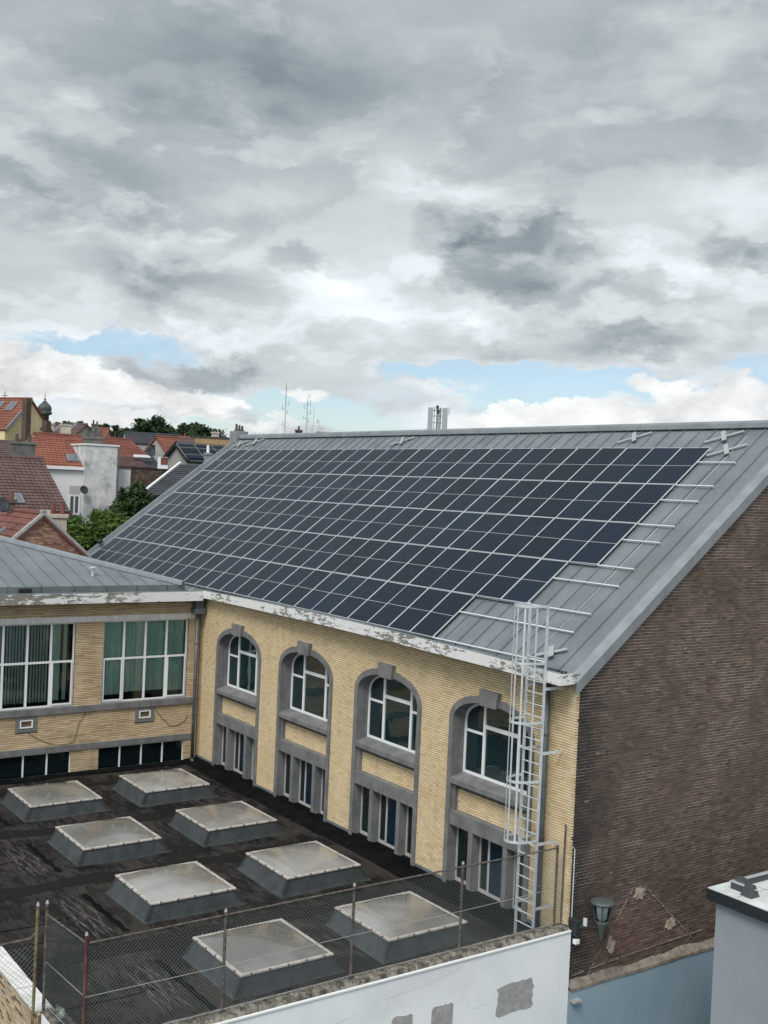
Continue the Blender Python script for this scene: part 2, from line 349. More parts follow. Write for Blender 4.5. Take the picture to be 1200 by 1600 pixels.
M['grey_wall'] = surf('grey_wall', (0.225, 0.255, 0.285), (0.262, 0.29, 0.32), 0.8, 0.8, bump_s=0.05, streak=0.1, streak_c=(0.28, 0.31, 0.34))
M['black_fascia'] = plain('black_fascia', (0.006, 0.012, 0.014), 0.35)
M['pale_roof'] = surf('pale_roof', (0.50, 0.54, 0.54), (0.66, 0.69, 0.68), 2.2, 0.5, bump_s=0.1, dirt=(0.33, 0.35, 0.34), dirt_amt=0.6)
M['rubber_block'] = plain('rubber_block', (0.05, 0.055, 0.06), 0.7)
M['cement'] = surf('cement', (0.27, 0.28, 0.27), (0.38, 0.38, 0.37), 5, 0.95, bump_s=0.5)
M['moss'] = surf('moss', (0.045, 0.042, 0.034), (0.24, 0.225, 0.19), 5.5, 0.95, bump_s=1.0, fine=30, dirt=(0.028, 0.027, 0.020), dirt_amt=0.75)
M['rust'] = surf('rust', (0.06, 0.047, 0.04), (0.135, 0.118, 0.105), 8, 0.8, bump_s=0.2)
M['rust_yellow'] = surf('rust_yellow', (0.10, 0.06, 0.03), (0.22, 0.20, 0.11), 6, 0.8, bump_s=0.2)
M['rust_red'] = surf('rust_red', (0.07, 0.025, 0.025), (0.14, 0.06, 0.05), 6, 0.8, bump_s=0.2)
M['wire'] = plain('wire', (0.125, 0.155, 0.155), 0.6, 0.2)
M['wire_light'] = plain('wire_light', (0.36, 0.38, 0.38), 0.5, 0.3)
M['curb'] = surf('curb', (0.036, 0.043, 0.047), (0.058, 0.066, 0.071), 3, 0.7, bump_s=0.15, dirt=(0.028, 0.03, 0.03), dirt_amt=0.6)
M['curb_corner'] = plain('curb_corner', (0.025, 0.028, 0.03), 0.6)
M['flash_blue'] = surf('flash_blue', (0.10, 0.125, 0.145), (0.15, 0.175, 0.195), 3, 0.6, bump_s=0.1)
M['dome_rim'] = surf('dome_rim', (0.34, 0.325, 0.30), (0.48, 0.465, 0.435), 7, 0.5, dirt=(0.2, 0.17, 0.14), dirt_amt=0.6, bump_s=0.1)
M['clip'] = plain('clip', (0.16, 0.085, 0.075), 0.6)
M['black'] = plain('black', (0.012, 0.013, 0.014), 0.5)
M['dark_metal'] = plain('dark_metal', (0.035, 0.045, 0.045), 0.5, 0.3)
M['lamp_green'] = plain('lamp_green', (0.075, 0.092, 0.088), 0.5, 0.1)
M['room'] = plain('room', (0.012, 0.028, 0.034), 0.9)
M['curtain'] = surf('curtain', (0.52, 0.66, 0.61), (0.62, 0.75, 0.70), 2, 0.9, stretch=(1, 1, 0.1), bump_s=0.1)
M['blind'] = plain('blind', (0.62, 0.70, 0.68), 0.8)
M['drape'] = plain('drape', (0.035, 0.04, 0.042), 0.9)
M['blue_panel'] = surf('blue_panel', (0.0025, 0.012, 0.026), (0.005, 0.019, 0.038), 2, 0.30, bump_s=0.02)
M['wood'] = surf('wood', (0.23, 0.12, 0.045), (0.32, 0.18, 0.08), 3, 0.6, stretch=(6, 6, 0.6))
M['glass'] = glass_mat('glass', (0.74, 0.84, 0.81), 0.9)
M['glass_dark'] = glass_mat('glass_dark', (0.40, 0.47, 0.48), 1.0, 0.55)
M['glass_black'] = glass_mat('glass_black', (0.35, 0.40, 0.42), 1.0, 0.18)
M['clear'] = glass_mat('clear', (0.85, 0.87, 0.87), 1.0)
M['cable'] = plain('cable', (0.10, 0.075, 0.06), 0.7)
M['tile_orange'] = surf('tile_orange', (0.185, 0.066, 0.045), (0.255, 0.098, 0.066), 1.3, 0.8, bump_s=0.3, fine=9, dirt=(0.20, 0.07, 0.045), dirt_amt=0.6)
M['tile_brown'] = surf('tile_brown', (0.085, 0.052, 0.050), (0.135, 0.085, 0.078), 1.3, 0.8, bump_s=0.3, fine=8, dirt=(0.07, 0.055, 0.05), dirt_amt=0.5)
M['tile_red'] = surf('tile_red', (0.125, 0.048, 0.040), (0.185, 0.074, 0.060), 1.2, 0.8, bump_s=0.3, fine=8, dirt=(0.10, 0.05, 0.04), dirt_amt=0.5)
M['tile_rust'] = surf('tile_rust', (0.145, 0.050, 0.036), (0.22, 0.082, 0.056), 0.8, 0.85, bump_s=0.3, dirt=(0.11, 0.055, 0.045), dirt_amt=0.7)
M['slate'] = surf('slate', (0.030, 0.034, 0.042), (0.055, 0.060, 0.070), 1.2, 0.6, bump_s=0.2, fine=6)
M['grey_render'] = surf('grey_render', (0.27, 0.27, 0.25), (0.35, 0.345, 0.325), 0.7, 0.9, bump_s=0.1, streak=0.3, streak_c=(0.2, 0.2, 0.19))
M['cream'] = surf('cream', (0.62, 0.52, 0.29), (0.70, 0.60, 0.36), 0.5, 0.9, bump_s=0.1, streak=0.3, streak_c=(0.38, 0.31, 0.18))
M['tan'] = surf('tan', (0.30, 0.205, 0.10), (0.38, 0.26, 0.14), 0.5, 0.9, bump_s=0.1)
M['chimney_grey'] = surf('chimney_grey', (0.075, 0.078, 0.075), (0.15, 0.15, 0.14), 1.5, 0.95, bump_s=0.4)
M['chimney_brick'] = surf('chimney_brick', (0.07, 0.05, 0.045), (0.13, 0.085, 0.07), 3, 0.95, bump_s=0.4)
M['cream_old'] = surf('cream_old', (0.38, 0.35, 0.29), (0.52, 0.48, 0.40), 1.5, 0.9, bump_s=0.2, streak=0.4, streak_c=(0.2, 0.18, 0.14))
M['copper'] = surf('copper', (0.04, 0.05, 0.048), (0.08, 0.095, 0.09), 2, 0.6, bump_s=0.1)
M['bark'] = surf('bark', (0.05, 0.04, 0.03), (0.10, 0.085, 0.07), 6, 0.95, bump_s=0.5)
M['ground'] = surf('ground', (0.05, 0.052, 0.05), (0.085, 0.085, 0.08), 0.2, 0.95, bump_s=0.1)
M['hill'] = surf('hill', (0.03, 0.05, 0.02), (0.05, 0.075, 0.03), 0.02, 0.95, bump_s=0.1, fine=0.3)
def leaf_mat(name, a, b):
    m, g = new_mat(name)
    isl = g.n('ShaderNodeNewGeometry').outputs['Random Per Island']
    n = g.noise(g.pos, 0.9, 4, 0.6).outputs[0]
    col = g.mix(g.smooth(g.m('ADD', g.m('MULTIPLY', isl, 0.6), g.m('MULTIPLY', n, 0.5)), 0.25, 0.85), a, b)
    setin(g, 'Base Color', col); setin(g, 'Roughness', 0.6); setin(g, 'Specular IOR Level', 0.3)
    setin(g, 'Transmission Weight', 0.0)
    tl = g.n('ShaderNodeBsdfTranslucent', inp={'Color': col})
    mx = g.n('ShaderNodeMixShader', inp={0: 0.3, 1: g.b.outputs[0], 2: tl.outputs[0]})
    g.t.links.new(mx.outputs[0], g.o.inputs[0]); return m
M['leaf_light'] = leaf_mat('leaf_light', (0.045, 0.085, 0.018), (0.115, 0.19, 0.035))
M['leaf_dark'] = leaf_mat('leaf_dark', (0.024, 0.048, 0.016), (0.062, 0.108, 0.034))
M['leaf_far'] = leaf_mat('leaf_far', (0.018, 0.038, 0.018), (0.045, 0.08, 0.034))
def peel_mat():
    m, g = new_mat('peeling_paint')
    p = g.v('MULTIPLY', g.pos, (1.0, 1.0, 3.2))
    n1 = g.noise(p, 2.6, 9, 0.68, 0.5).outputs[0]; n0 = g.noise(g.pos, 0.35, 3, 0.5).outputs[0]; n2 = g.noise(g.pos, 30, 4, 0.6).outputs[0]
    f = g.smooth(g.m('ADD', n1, g.m('MULTIPLY', g.m('SUBTRACT', n0, 0.5), 0.6)), 0.53, 0.555)
    under = g.mix(n2, (0.13, 0.125, 0.11), (0.30, 0.29, 0.26))
    paint = g.mix(g.smooth(n2, 0.3, 0.7), (0.62, 0.63, 0.62), (0.76, 0.76, 0.745))
    setin(g, 'Base Color', g.mix(f, paint, under)); setin(g, 'Roughness', 0.75)
    bump(g, g.m('SUBTRACT', 1.0, f), 0.5, 0.01); return m
M['peel'] = peel_mat()
def solar_mat():
    m, g = new_mat('solar_cells')
    uv = g.n('ShaderNodeTexCoord').outputs['Object']; s = g.n('ShaderNodeSeparateXYZ', inp={0: uv})
    def line(c, pitch, w):
        t = g.m('ABSOLUTE', g.m('SUBTRACT', g.m('FRACT', g.m('DIVIDE', c, pitch)), 0.5))
        return g.m('GREATER_THAN', t, 0.5 - w / pitch / 2)
    lx = line(g.m('ADD', s.outputs[0], 10.0 * 0.163), 0.163, 0.010); ly = line(g.m('ADD', s.outputs[1], 20 * 0.0845), 0.0845, 0.006)
    bus = line(g.m('ADD', s.outputs[0], 10.0), 0.0181, 0.0016)
    r = g.n('ShaderNodeObjectInfo').outputs['Random']
    base = g.mix(r, (0.0020, 0.0070, 0.0160), (0.0036, 0.0115, 0.0250))
    base = g.mix(g.m('MULTIPLY', bus, 0.06), base, (0.10, 0.12, 0.14))
    col = g.mix(g.m('MULTIPLY', g.m('MAXIMUM', lx, ly), 0.34), base, (0.075, 0.095, 0.12))
    setin(g, 'Base Color', col); setin(g, 'Roughness', 0.16); setin(g, 'IOR', 1.45); setin(g, 'Specular IOR Level', 0.19)
    n = g.noise(g.pos, 0.5, 4).outputs[0]; setin(g, 'Roughness', g.m('ADD', 0.14, g.m('MULTIPLY', n, 0.20)))
    dn = g.noise(g.pos, 2.2, 6, 0.65).outputs[0]; col = g.mix(g.m('MULTIPLY', g.smooth(dn, 0.45, 0.75), 0.022), col, (0.16, 0.18, 0.18)); setin(g, 'Base Color', col)
    return m
M['solar'] = solar_mat()
def bitumen_mat(name='bitumen', k=1.0):
    m, g = new_mat(name)
    n1 = g.noise(g.pos, 0.7, 7, 0.62, 0.3).outputs[0]
    p2 = g.v('MULTIPLY', g.pos, (0.55, 2.2, 1)); n2 = g.noise(p2, 2.2, 8, 0.68, 1.2).outputs[0]; n3 = g.noise(g.pos, 40, 4, 0.6).outputs[0]
    f = g.smooth(g.m('ADD', g.m('MULTIPLY', n1, 0.55), g.m('MULTIPLY', n2, 0.5)), 0.46, 0.60)
    col = g.mix(f, (0.0060, 0.0060, 0.0060), (0.034 * k, 0.030 * k, 0.0265 * k))
    col = g.mix(g.m('MULTIPLY', g.smooth(n2, 0.60, 0.70), 0.5 * k), col, (0.072, 0.065, 0.058))
    setin(g, 'Base Color', col); setin(g, 'Roughness', g.m('ADD', 0.55, g.m('MULTIPLY', f, 0.35))); setin(g, 'Specular IOR Level', 0.22)
    bump(g, g.m('ADD', n2, g.m('MULTIPLY', n3, 0.25)), 0.5, 0.03); return m
M['bitumen'] = bitumen_mat(); M['felt_black'] = bitumen_mat('felt_black', 0.28)
M['bitumen_shadow_black'] = surf('bitumen_shadow_black', (0.0025, 0.003, 0.0035), (0.008, 0.0085, 0.009), 1.5, 0.85, bump_s=0.2, spec=0.06)  # bitumen black, deepened: the shadow at the facade foot is in its colour
def dome_mat():
    m, g = new_mat('acrylic')
    n1 = g.noise(g.pos, 0.55, 3, 0.5, 0.2).outputs[0]; n2 = g.noise(g.pos, 5, 3, 0.5).outputs[0]
    ob = g.n('ShaderNodeObjectInfo').outputs['Random']
    col = g.mix(g.smooth(g.m('ADD', n1, g.m('MULTIPLY', n2, 0.10)), 0.40, 0.72), (0.150, 0.142, 0.127), (0.265, 0.26, 0.247))
    col = g.v('SCALE', col, sc=g.m('ADD', 0.70, g.m('MULTIPLY', ob, 0.55)))
    setin(g, 'Base Color', col); setin(g, 'Roughness', 0.22); setin(g, 'Specular IOR Level', 0.7); setin(g, 'Coat Weight', 0.6); setin(g, 'Coat Roughness', 0.05)
    return m
M['acrylic'] = dome_mat()

# ------------------------------------------------------------------ brick laying
def lay_bricks(rows, u0, u1, v0, nrows, L, H, joint, forbid, place, seed, uneven=0.006, wild=False):
    """rows of bricks between u0 and u1 from height v0; forbid(v) gives the (a, b) spans to leave open.
    place(u, v, n) turns wall coordinates into a point. Returns (list of brick boxes, core flags)."""
    r = random.Random(seed); out = []
    for k in range(nrows):
        va = v0 + k * H; vb = va + H - joint[1]; spans = [(u0, u1)]
        for (a, b) in forbid((va + vb) / 2):
            ns = []
            for (p, q) in spans:
                if b <= p or a >= q: ns.append((p, q)); continue
                if a > p: ns.append((p, a))
                if b < q: ns.append((b, q))
            spans = ns
        off = (k % 2) * L / 2 + r.uniform(-0.02, 0.02) if not wild else r.uniform(0, L)
        for (p, q) in spans:
            j0 = math.floor((p - off) / L)
            u = off + j0 * L
            while u < q:
                a, b = max(u, p), min(u + L - joint[0], q)
                if b - a > 0.008: out.append((a, b, va, vb, r.uniform(-uneven, uneven), (b - a) > L - joint[0] - 1e-4))
                u += L
    return out
def brick_mesh(name, bricks, frame, mat, parent, depth=0.05):
    "all these bricks as one mesh (12 triangles each)"
    O, U, V, N = [np.array(t, float) for t in frame]
    B = np.array([b[:5] for b in bricks]); n = len(B)
    a, b, va, vb, e = B.T
    corners = []
    for (uu, vv, dd) in ((a, va, 0), (b, va, 0), (b, vb, 0), (a, vb, 0), (a, va, 1), (b, va, 1), (b, vb, 1), (a, vb, 1)):
        dep = e if dd == 0 else e - depth
        corners.append(O + uu[:, None] * U + vv[:, None] * V + dep[:, None] * N)
    P = np.stack(corners, 1).reshape(-1, 3)
    q = np.array([(0, 1, 2, 3), (0, 4, 5, 1), (1, 5, 6, 2), (2, 6, 7, 3), (3, 7, 4, 0)])
    if np.dot(np.cross(U, V), N) < 0: q = q[:, ::-1]
    F = (q[None] + (np.arange(n) * 8)[:, None, None]).reshape(-1, 4)
    me = bpy.data.meshes.new(name)
    me.vertices.add(len(P)); me.vertices.foreach_set('co', P.ravel())
    me.loops.add(F.size); me.loops.foreach_set('vertex_index', F.ravel().astype(np.int32))
    me.polygons.add(len(F)); me.polygons.foreach_set('loop_start', np.arange(0, F.size, 4, dtype=np.int32)); me.polygons.foreach_set('loop_total', np.full(len(F), 4, dtype=np.int32))
    me.update(calc_edges=True); me.validate(); me.shade_flat()
    return link(name, me, mat, parent, kind='stuff')
def brick_wall(bricks, frame, L, H, joint, mat, parent, name='brick', keep=300):
    "the nearest full bricks as single objects, the rest joined"
    O, U, V, N = [Vector(t) for t in frame]
    full = sorted([b for b in bricks if b[5]], key=lambda b: (O + U * (b[0] + b[1]) / 2 + V * b[2] - CAM).length)[:keep]
    fs = set(id(b) for b in full)
    brick_mesh(name + 's_beyond' if False else name + '_courses', [b for b in bricks if id(b) not in fs], frame, mat, parent)
    l, h, d = (L - joint[0]), (H - joint[1]), 0.05
    mb = MB(); mb.obox((0, 0, 0), U * l / 2, V * h / 2, N * d / 2); me = bpy.data.meshes.new(name); me.from_pydata(mb.v, [], mb.f); me.materials.append(mat)
    for b in full:
        o = bpy.data.objects.new(name, me); COL.objects.link(o)
        o.location = O + U * (b[0] + b[1]) / 2 + V * (b[2] + b[3]) / 2 + N * (b[4] - d / 2)
        o.parent = parent; o.matrix_parent_inverse = Matrix.Translation(-wloc(parent))

# ================================================================== SETTING
GZ = -5.0
g = MB(); g.add([(-3500, -3500, GZ), (3500, -3500, GZ), (3500, 3500, GZ), (-3500, 3500, GZ)], [(0, 1, 2, 3)])
o = g.build('ground', M['ground'], kind='structure')

# ================================================================== MAIN HALL
SLOPE = 0.764; RA = math.atan(SLOPE)
Z0 = 6.35                                      # height of the roof surface over the facade line
GX, LX = -18.55, -51.9                         # gable end and far end
RY = 8.32; RZ = Z0 + SLOPE * RY
hall = thing('school_hall', 'long yellow brick hall with grey seamed metal roof carrying solar panels', 'building', ((GX + LX) / 2, 4, GZ))
XI = -38.12                                    # plane of the wing wall = inner corner
BAYS = [-36.78 + 4.53 * k for k in range(4)]; BW = 3.28
ZS, ZA = 4.48, 5.30                            # springing and outer apex of the arches
def arch_z(dx, a, b, zs, e=2.15):
    t = min(1.0, abs(dx) / a); return zs + b * (1 - t ** e) ** (1 / e)
def arch_halfw(z, a, b, zs, e=2.15):
    t = max(0.0, min(1.0, (z - zs) / b)); return a * (1 - t ** e) ** (1 / e)
def facade_forbid(z):
    out = []
    if z < 0.10: return out
    for x in BAYS:
        c = x + BW / 2
        if z < ZS: hw = BW / 2 - 0.06
        elif z < ZA - 0.06: hw = arch_halfw(z, BW / 2 - 0.06, ZA - ZS - 0.06, ZS)
        else: continue
        out.append((c - hw, c + hw))
    return out
core = MB()
edges = [XI] + sum([[x + 0.05, x + BW - 0.05] for x in BAYS], []) + [GX - 0.016]
for i in range(0, len(edges), 2): core.box(edges[i], edges[i + 1], 0.014, 0.32, GZ, 6.28)
for x in BAYS:
    core.box(x + 0.05, x + BW - 0.05, 0.014, 0.60, GZ, 0.10)
    c = x + BW / 2; N = 24; P = []; a = BW / 2 - 0.05
    for i in range(N + 1):
        dx = -a + 2 * a * i / N; P.append((c + dx, arch_z(dx, a, ZA - ZS - 0.05, ZS)))
    for i in range(N):
        (xa, za), (xb, zb) = P[i], P[i + 1]
        core.prism([(xa, 0.014, za), (xb, 0.014, zb), (xb, 0.014, 6.28), (xa, 0.014, 6.28)], (0, 0.3, 0))
front_wall = core.build('front_wall', M['mortar_dark'], hall)
L, H, J = 0.222, 0.0625, (0.006, 0.0165)
fb = lay_bricks(None, XI + 0.002, GX + 0.004, 0.22, 97, L, H, J, facade_forbid, None, 3, 0.004, True)
brick_wall(fb, ((0, -0.004, 0), (1, 0, 0), (0, 0, 1), (0, -1, 0)), L, H, J, M['yellow_brick'], front_wall)
# back, far end, floor and inside of the hull
b = MB(); b.box(LX + 0.1, GX - 0.3, 2 * RY - 0.3, 2 * RY, GZ, 6.4); b.box(LX + 0.1, XI, 0.014, 0.3, GZ, 6.3)
b.prism([(LX + 0.1, 0, GZ), (LX + 0.1, 2 * RY, GZ), (LX + 0.1, 2 * RY, Z0 - 0.1), (LX + 0.1, RY, RZ - 0.1), (LX + 0.1, 0, Z0 - 0.1)], (0.3, 0, 0))
b.build('rear_wall', M['mortar_gable'], hall)
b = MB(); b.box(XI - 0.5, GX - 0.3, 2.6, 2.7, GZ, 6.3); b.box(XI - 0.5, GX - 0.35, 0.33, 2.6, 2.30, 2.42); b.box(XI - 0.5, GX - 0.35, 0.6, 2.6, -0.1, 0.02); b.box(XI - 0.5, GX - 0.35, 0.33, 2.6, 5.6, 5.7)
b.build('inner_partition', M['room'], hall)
# gable
gw = MB()
gw.prism([(GX - 0.007, 0.0, GZ), (GX - 0.007, 2 * RY, GZ), (GX - 0.007, 2 * RY, Z0 - 0.06), (GX - 0.007, RY, RZ - 0.06), (GX - 0.007, 0.0, Z0 - 0.06)], (-0.3, 0, 0))
gable_wall = gw.build('gable_wall', M['mortar_gable'], hall)
GLn, GH, GJ = 0.222, 0.076, (0.011, 0.0135)
def gable_forbid(z):
    lim = (z - Z0 + 0.09) / SLOPE
    out = []
    if lim > 0: out.append((-1, lim + 0.03))
    return out
gb = lay_bricks(None, 0.0, 11.0, GZ + 3.0, 198, GLn, GH, GJ, gable_forbid, None, 5, 0.004)
gb = [q for q in gb if q[1] < 2 * RY - (q[2] - Z0) / SLOPE]
def in_scar(q):
    yc, zc = (q[0] + q[1]) / 2, (q[2] + q[3]) / 2
    if not (-0.66 < zc < 1.0): return False
    f_ = (zc + 0.70) / 1.75
    return 0.80 + f_ * 1.42 < yc < 4.40 - f_ * 1.88
inf_ = [q for q in gb if in_scar(q)]; gb = [q for q in gb if not in_scar(q)]
brick_mesh('infill_courses', inf_, ((GX, 0, 0), (0, 1, 0), (0, 0, 1), (1, 0, 0)), M['infill_brick'], gable_wall)
brick_wall(gb, ((GX, 0, 0), (0, 1, 0), (0, 0, 1), (1, 0, 0)), GLn, GH, GJ, M['brown_brick'], gable_wall)
# ragged mortar bed under the verge
mb = MB(); r2 = random.Random(2)
for i in range(60):
    y = 0.05 + i * 0.135; zz = Z0 + SLOPE * y - 0.20 - r2.uniform(0, 0.07)
    mb.obox((GX + 0.012, y, zz), (0.02, 0, 0), (0, 0.07, 0.0535 + r2.uniform(0, .01)), (0, -0.03, r2.uniform(0.05, 0.09)))
mb.build('verge_bedding', M['mortar_patch'], gable_wall, kind='stuff')
# scar of a vanished lean-to: mortar lines and patches
sc = MB()
def line_on_gable(p, q, w, n):
    for i in range(n):
        t0, t1 = i / n, (i + 0.86) / n
        if r2.random() < 0.16: continue
        a = (p[0] + (q[0] - p[0]) * t0 + r2.uniform(-.012, .012), p[1] + (q[1] - p[1]) * t0); c = (p[0] + (q[0] - p[0]) * t1 + r2.uniform(-.012, .012), p[1] + (q[1] - p[1]) * t1)
        ww = w * r2.uniform(0.5, 1.3); d = Vector((0, c[0] - a[0], c[1] - a[1])); nn = Vector((0, -d.z, d.y)).normalized() * ww
        sc.obox((GX + 0.008, (a[0] + c[0]) / 2, (a[1] + c[1]) / 2), (0.013, 0, 0), d / 2, nn / 2)
line_on_gable((0.75, -0.78), (2.18, 1.02), 0.032, 44); line_on_gable((2.62, 1.00), (4.45, -0.62), 0.042, 44)
line_on_gable((1.3, -0.62), (4.9, -0.50), 0.028, 60); line_on_gable((0.2, -0.70), (1.4, -0.62), 0.03, 14)
sc.build('roof_scar', M['scar'], gable_wall, kind='stuff')
def blob_patch(c, ry, rz, seed, x, name, mat, parent, thick=0.02, axis='x', corners=18, square=0.0):
    rr = random.Random(seed); P = []
    for i in range(corners):
        a = 2 * math.pi * i / corners; k = 1 + rr.uniform(-0.34, 0.24)
        ca, sa = math.cos(a), math.sin(a)
        if square: m_ = max(abs(ca), abs(sa)); k = (1 / m_) * (1 + rr.uniform(-square, square))
        P.append((x, c[0] + ry * ca * k, c[1] + rz * sa * k))
    return MB().prism(P, (thick, 0, 0)).build(name, mat, parent)
blob_patch((2.42, 0.86), 0.21, 0.16, 1, GX - 0.012, 'mortar_patch', M['mortar_patch'], gable_wall, 0.028)
blob_patch((1.47, -0.22), 0.13, 0.2, 2, GX - 0.012, 'mortar_patch', M['mortar_patch'], gable_wall, 0.026)
blob_patch((3.62, -0.10), 0.19, 0.16, 3, GX - 0.012, 'mortar_patch', M['mortar_patch'], gable_wall, 0.026)
for i in range(9): blob_patch((r2.uniform(0.3, 6), r2.uniform(1.5, 7)), r2.uniform(.04, .10), r2.uniform(.02, .04), 20 + i, GX - 0.012, 'mortar_patch', M['scar'], gable_wall, 0.022)
# stone footing strip of the facade
for i in range(0, len(edges), 2): MB().box(edges[i] + (0.02 if i else 0.0), edges[i + 1] - 0.02, -0.035, 0.02, 0.02, 0.24).build('base_flashing', M['flash_blue'], hall)

# ---- arched windows
def arched_window(x):
    c = x + BW / 2; ao, ai = BW / 2, BW / 2 - 0.165; bo, bi = ZA - ZS, ZA - ZS - 0.19; N = 28
    mb = MB()
    def path(a, b, zb): return [(c - a, zb)] + [(c - a * math.cos(math.pi * i / N), arch_z(a * math.cos(math.pi * i / N), a, b, ZS)) for i in range(N + 1)] + [(c + a, zb)]
    po, pi_ = path(ao, bo, 0.10), path(ai, bi, 0.10)
    yf, yo, yr = -0.045, 0.03, 0.42
    for i in range(len(po) - 1):
        (a0, z0), (a1, z1), (b0, w0), (b1, w1) = po[i], po[i + 1], pi_[i], pi_[i + 1]
        mb.add([(a0, yf, z0), (a1, yf, z1), (b1, yf, w1), (b0, yf, w0)], [(0, 3, 2, 1)][::-1])
        mb.add([(b0, yf, w0), (b1, yf, w1), (b1, yr, w1), (b0, yr, w0)], [(0, 1, 2, 3)])
        mb.add([(a0, yo, z0), (a1, yo, z1), (a1, yf, z1), (a0, yf, z0)], [(0, 1, 2, 3)])
    mb.add([(c - ao, yf, .10), (c - ai, yf, .10), (c - ai, yr, .10), (c - ao, yr, .10)], [(0, 3, 2, 1)]); mb.add([(c + ai, yf, .10), (c + ao, yf, .10), (c + ao, yr, .10), (c + ai, yr, .10)], [(0, 3, 2, 1)])
    s = mb.build('arched_window', M['stone'], hall)
    me = s.data; bm = bmesh.new(); bm.from_mesh(me); bmesh.ops.remove_doubles(bm, verts=bm.verts, dist=0.0005); bmesh.ops.recalc_face_normals(bm, faces=bm.faces); bm.to_mesh(me); bm.free()
    MB().prism([(c - 0.30, -0.15, 5.06), (c + 0.30, -0.15, 5.06), (c + 0.36, -0.15, 5.47), (c - 0.36, -0.15, 5.47)], (0, 0.16, 0)).build('keystone', M['stone'], s, bevel=0.015)
    xa, xb = c - ai + 0.003, c + ai - 0.003
    MB().prism([(xa, -0.06, 2.80), (xa, -0.06, 2.95), (xa, 0.40, 3.06), (xa, 0.40, 2.80)], (xb - xa, 0, 0)).build('sill', M['stone'], s, bevel=0.012)
    mb = MB(); mb.box(xa, xb, 0.16, 0.42, 2.66, 2.798); mb.build('stained_course', M['stone_stain'], s)
    for (ja, jb) in ((xa, xa + 0.10), (xb - 0.10, xb)): MB().box(ja, jb, 0.05, 0.20, 2.09, 2.798).build('panel_jamb', M['stone'], s)
    mb = MB(); mb.box(xa, xb, 0.175, 0.42, 2.085, 2.658); pb = mb.build('brick_panel', M['mortar_dark'], s)
    q = lay_bricks(None, xa + 0.102, xb - 0.102, 2.09, 9, L, H, J, lambda z: [], None, int(x * 10) % 97)
    for bb in (q,): brick_mesh('brick_courses', bb, ((0, 0.158, 0), (1, 0, 0), (0, 0, 1), (0, -1, 0)), M['yellow_brick'], s)
    MB().box(xa, xb, -0.03, 0.418, -0.05, 0.163).build('felt_base', M['bitumen_shadow_black'], s)
    MB().box(xa, xb, -0.02, 0.42, 1.70, 2.083).build('lintel', M['stone'], s, bevel=0.01)
    # upper frame
    yy0, yy1 = 0.365, 0.415; w = 0.065; ai2 = ai - 0.01; bi2 = bi - 0.01
    fr = MB(); zb = 3.035
    m1, m2 = c - 0.665, c + 0.665
    fr.box(xa, xb, yy0, yy1, zb, zb + 0.085); fr.box(xa, xa + w, yy0, yy1, zb + 0.085, ZS); fr.box(xb - w, xb, yy0, yy1, zb + 0.085, ZS)
    for i in range(N):
        t0, t1 = math.pi * i / N, math.pi * (i + 1) / N
        p = [(c - ai2 * math.cos(t), arch_z(ai2 * math.cos(t), ai2, bi2, ZS)) for t in (t0, t1)]
        k = [(c - (ai2 - w) * math.cos(t), arch_z((ai2 - w) * math.cos(t), ai2 - w, bi2 - w, ZS)) for t in (t0, t1)]
        fr.prism([(p[0][0], yy0, p[0][1]), (p[1][0], yy0, p[1][1]), (k[1][0], yy0, k[1][1]), (k[0][0], yy0, k[0][1])], (0, yy1 - yy0, 0))
    for mx in (m1, m2):
        fr.box(mx - w * 0.62, mx + w * 0.62, yy0 - 0.012, yy1, zb + 0.085, arch_z(mx - c, ai2, bi2, ZS) - 0.05)
    tz_s, tz_c = 4.16, 4.36
    fr.box(xa + w, m1 - w * 0.6, yy0, yy1, tz_s, tz_s + w); fr.box(m2 + w * 0.6, xb - w, yy0, yy1, tz_s, tz_s + w); fr.box(m1 + w * .6, m2 - w * .6, yy0 - 0.006, yy1, tz_c, tz_c + 0.10)
    fr.build('window_frame', M['white_frame'], s)
    def pane(x0, x1, z0, z1):
        K = 8; P = []
        for i in range(K + 1):
            xx = x0 + (x1 - x0) * i / K; P.append((xx, 0.392, min(z1, arch_z(xx - c, ai2 - 0.02, bi2 - 0.02, ZS))))
        P = [(x0, 0.392, z0), (x1, 0.392, z0)] + P[::-1]
        MB().add(P, [tuple(range(len(P)))]).build('pane', M['glass_dark'], s)
    for (p, q2, tz) in ((xa + 0.02, m1, tz_s), (m1, m2, tz_c), (m2, xb - 0.02, tz_s)):
        pane(p, q2, zb + 0.05, tz + 0.03); pane(p, q2, tz + 0.03, 9)
    # lower windows between two concrete fins
    f1, f2 = x + 0.96, x + 2.30
    for fx in (f1, f2): MB().box(fx, fx + 0.16, -0.015, 0.285, 0.165, 1.698).build('fin', M['stone'], s, bevel=0.008)
    fr = MB(); yy0, yy1 = 0.255, 0.305
    spans = [(xa, f1), (f1 + 0.16, f2), (f2 + 0.16, xb)]
    for (p, q2) in spans:
        fr.box(p + 0.005, q2 - 0.005, yy0, yy1, 0.165, 0.25); fr.box(p + 0.005, q2 - 0.005, yy0, yy1, 1.63, 1.695)
        fr.box(p + 0.005, p + 0.045, yy0, yy1, 0.25, 1.63); fr.box(q2 - 0.045, q2 - 0.005, yy0, yy1, 0.25, 1.63)
    fr.box(f1 + 0.16 + 0.34, f1 + 0.16 + 0.41, yy0 - .004, yy1, 0.25, 1.63)
    fr.build('lower_frame', M['grey_frame'], s)
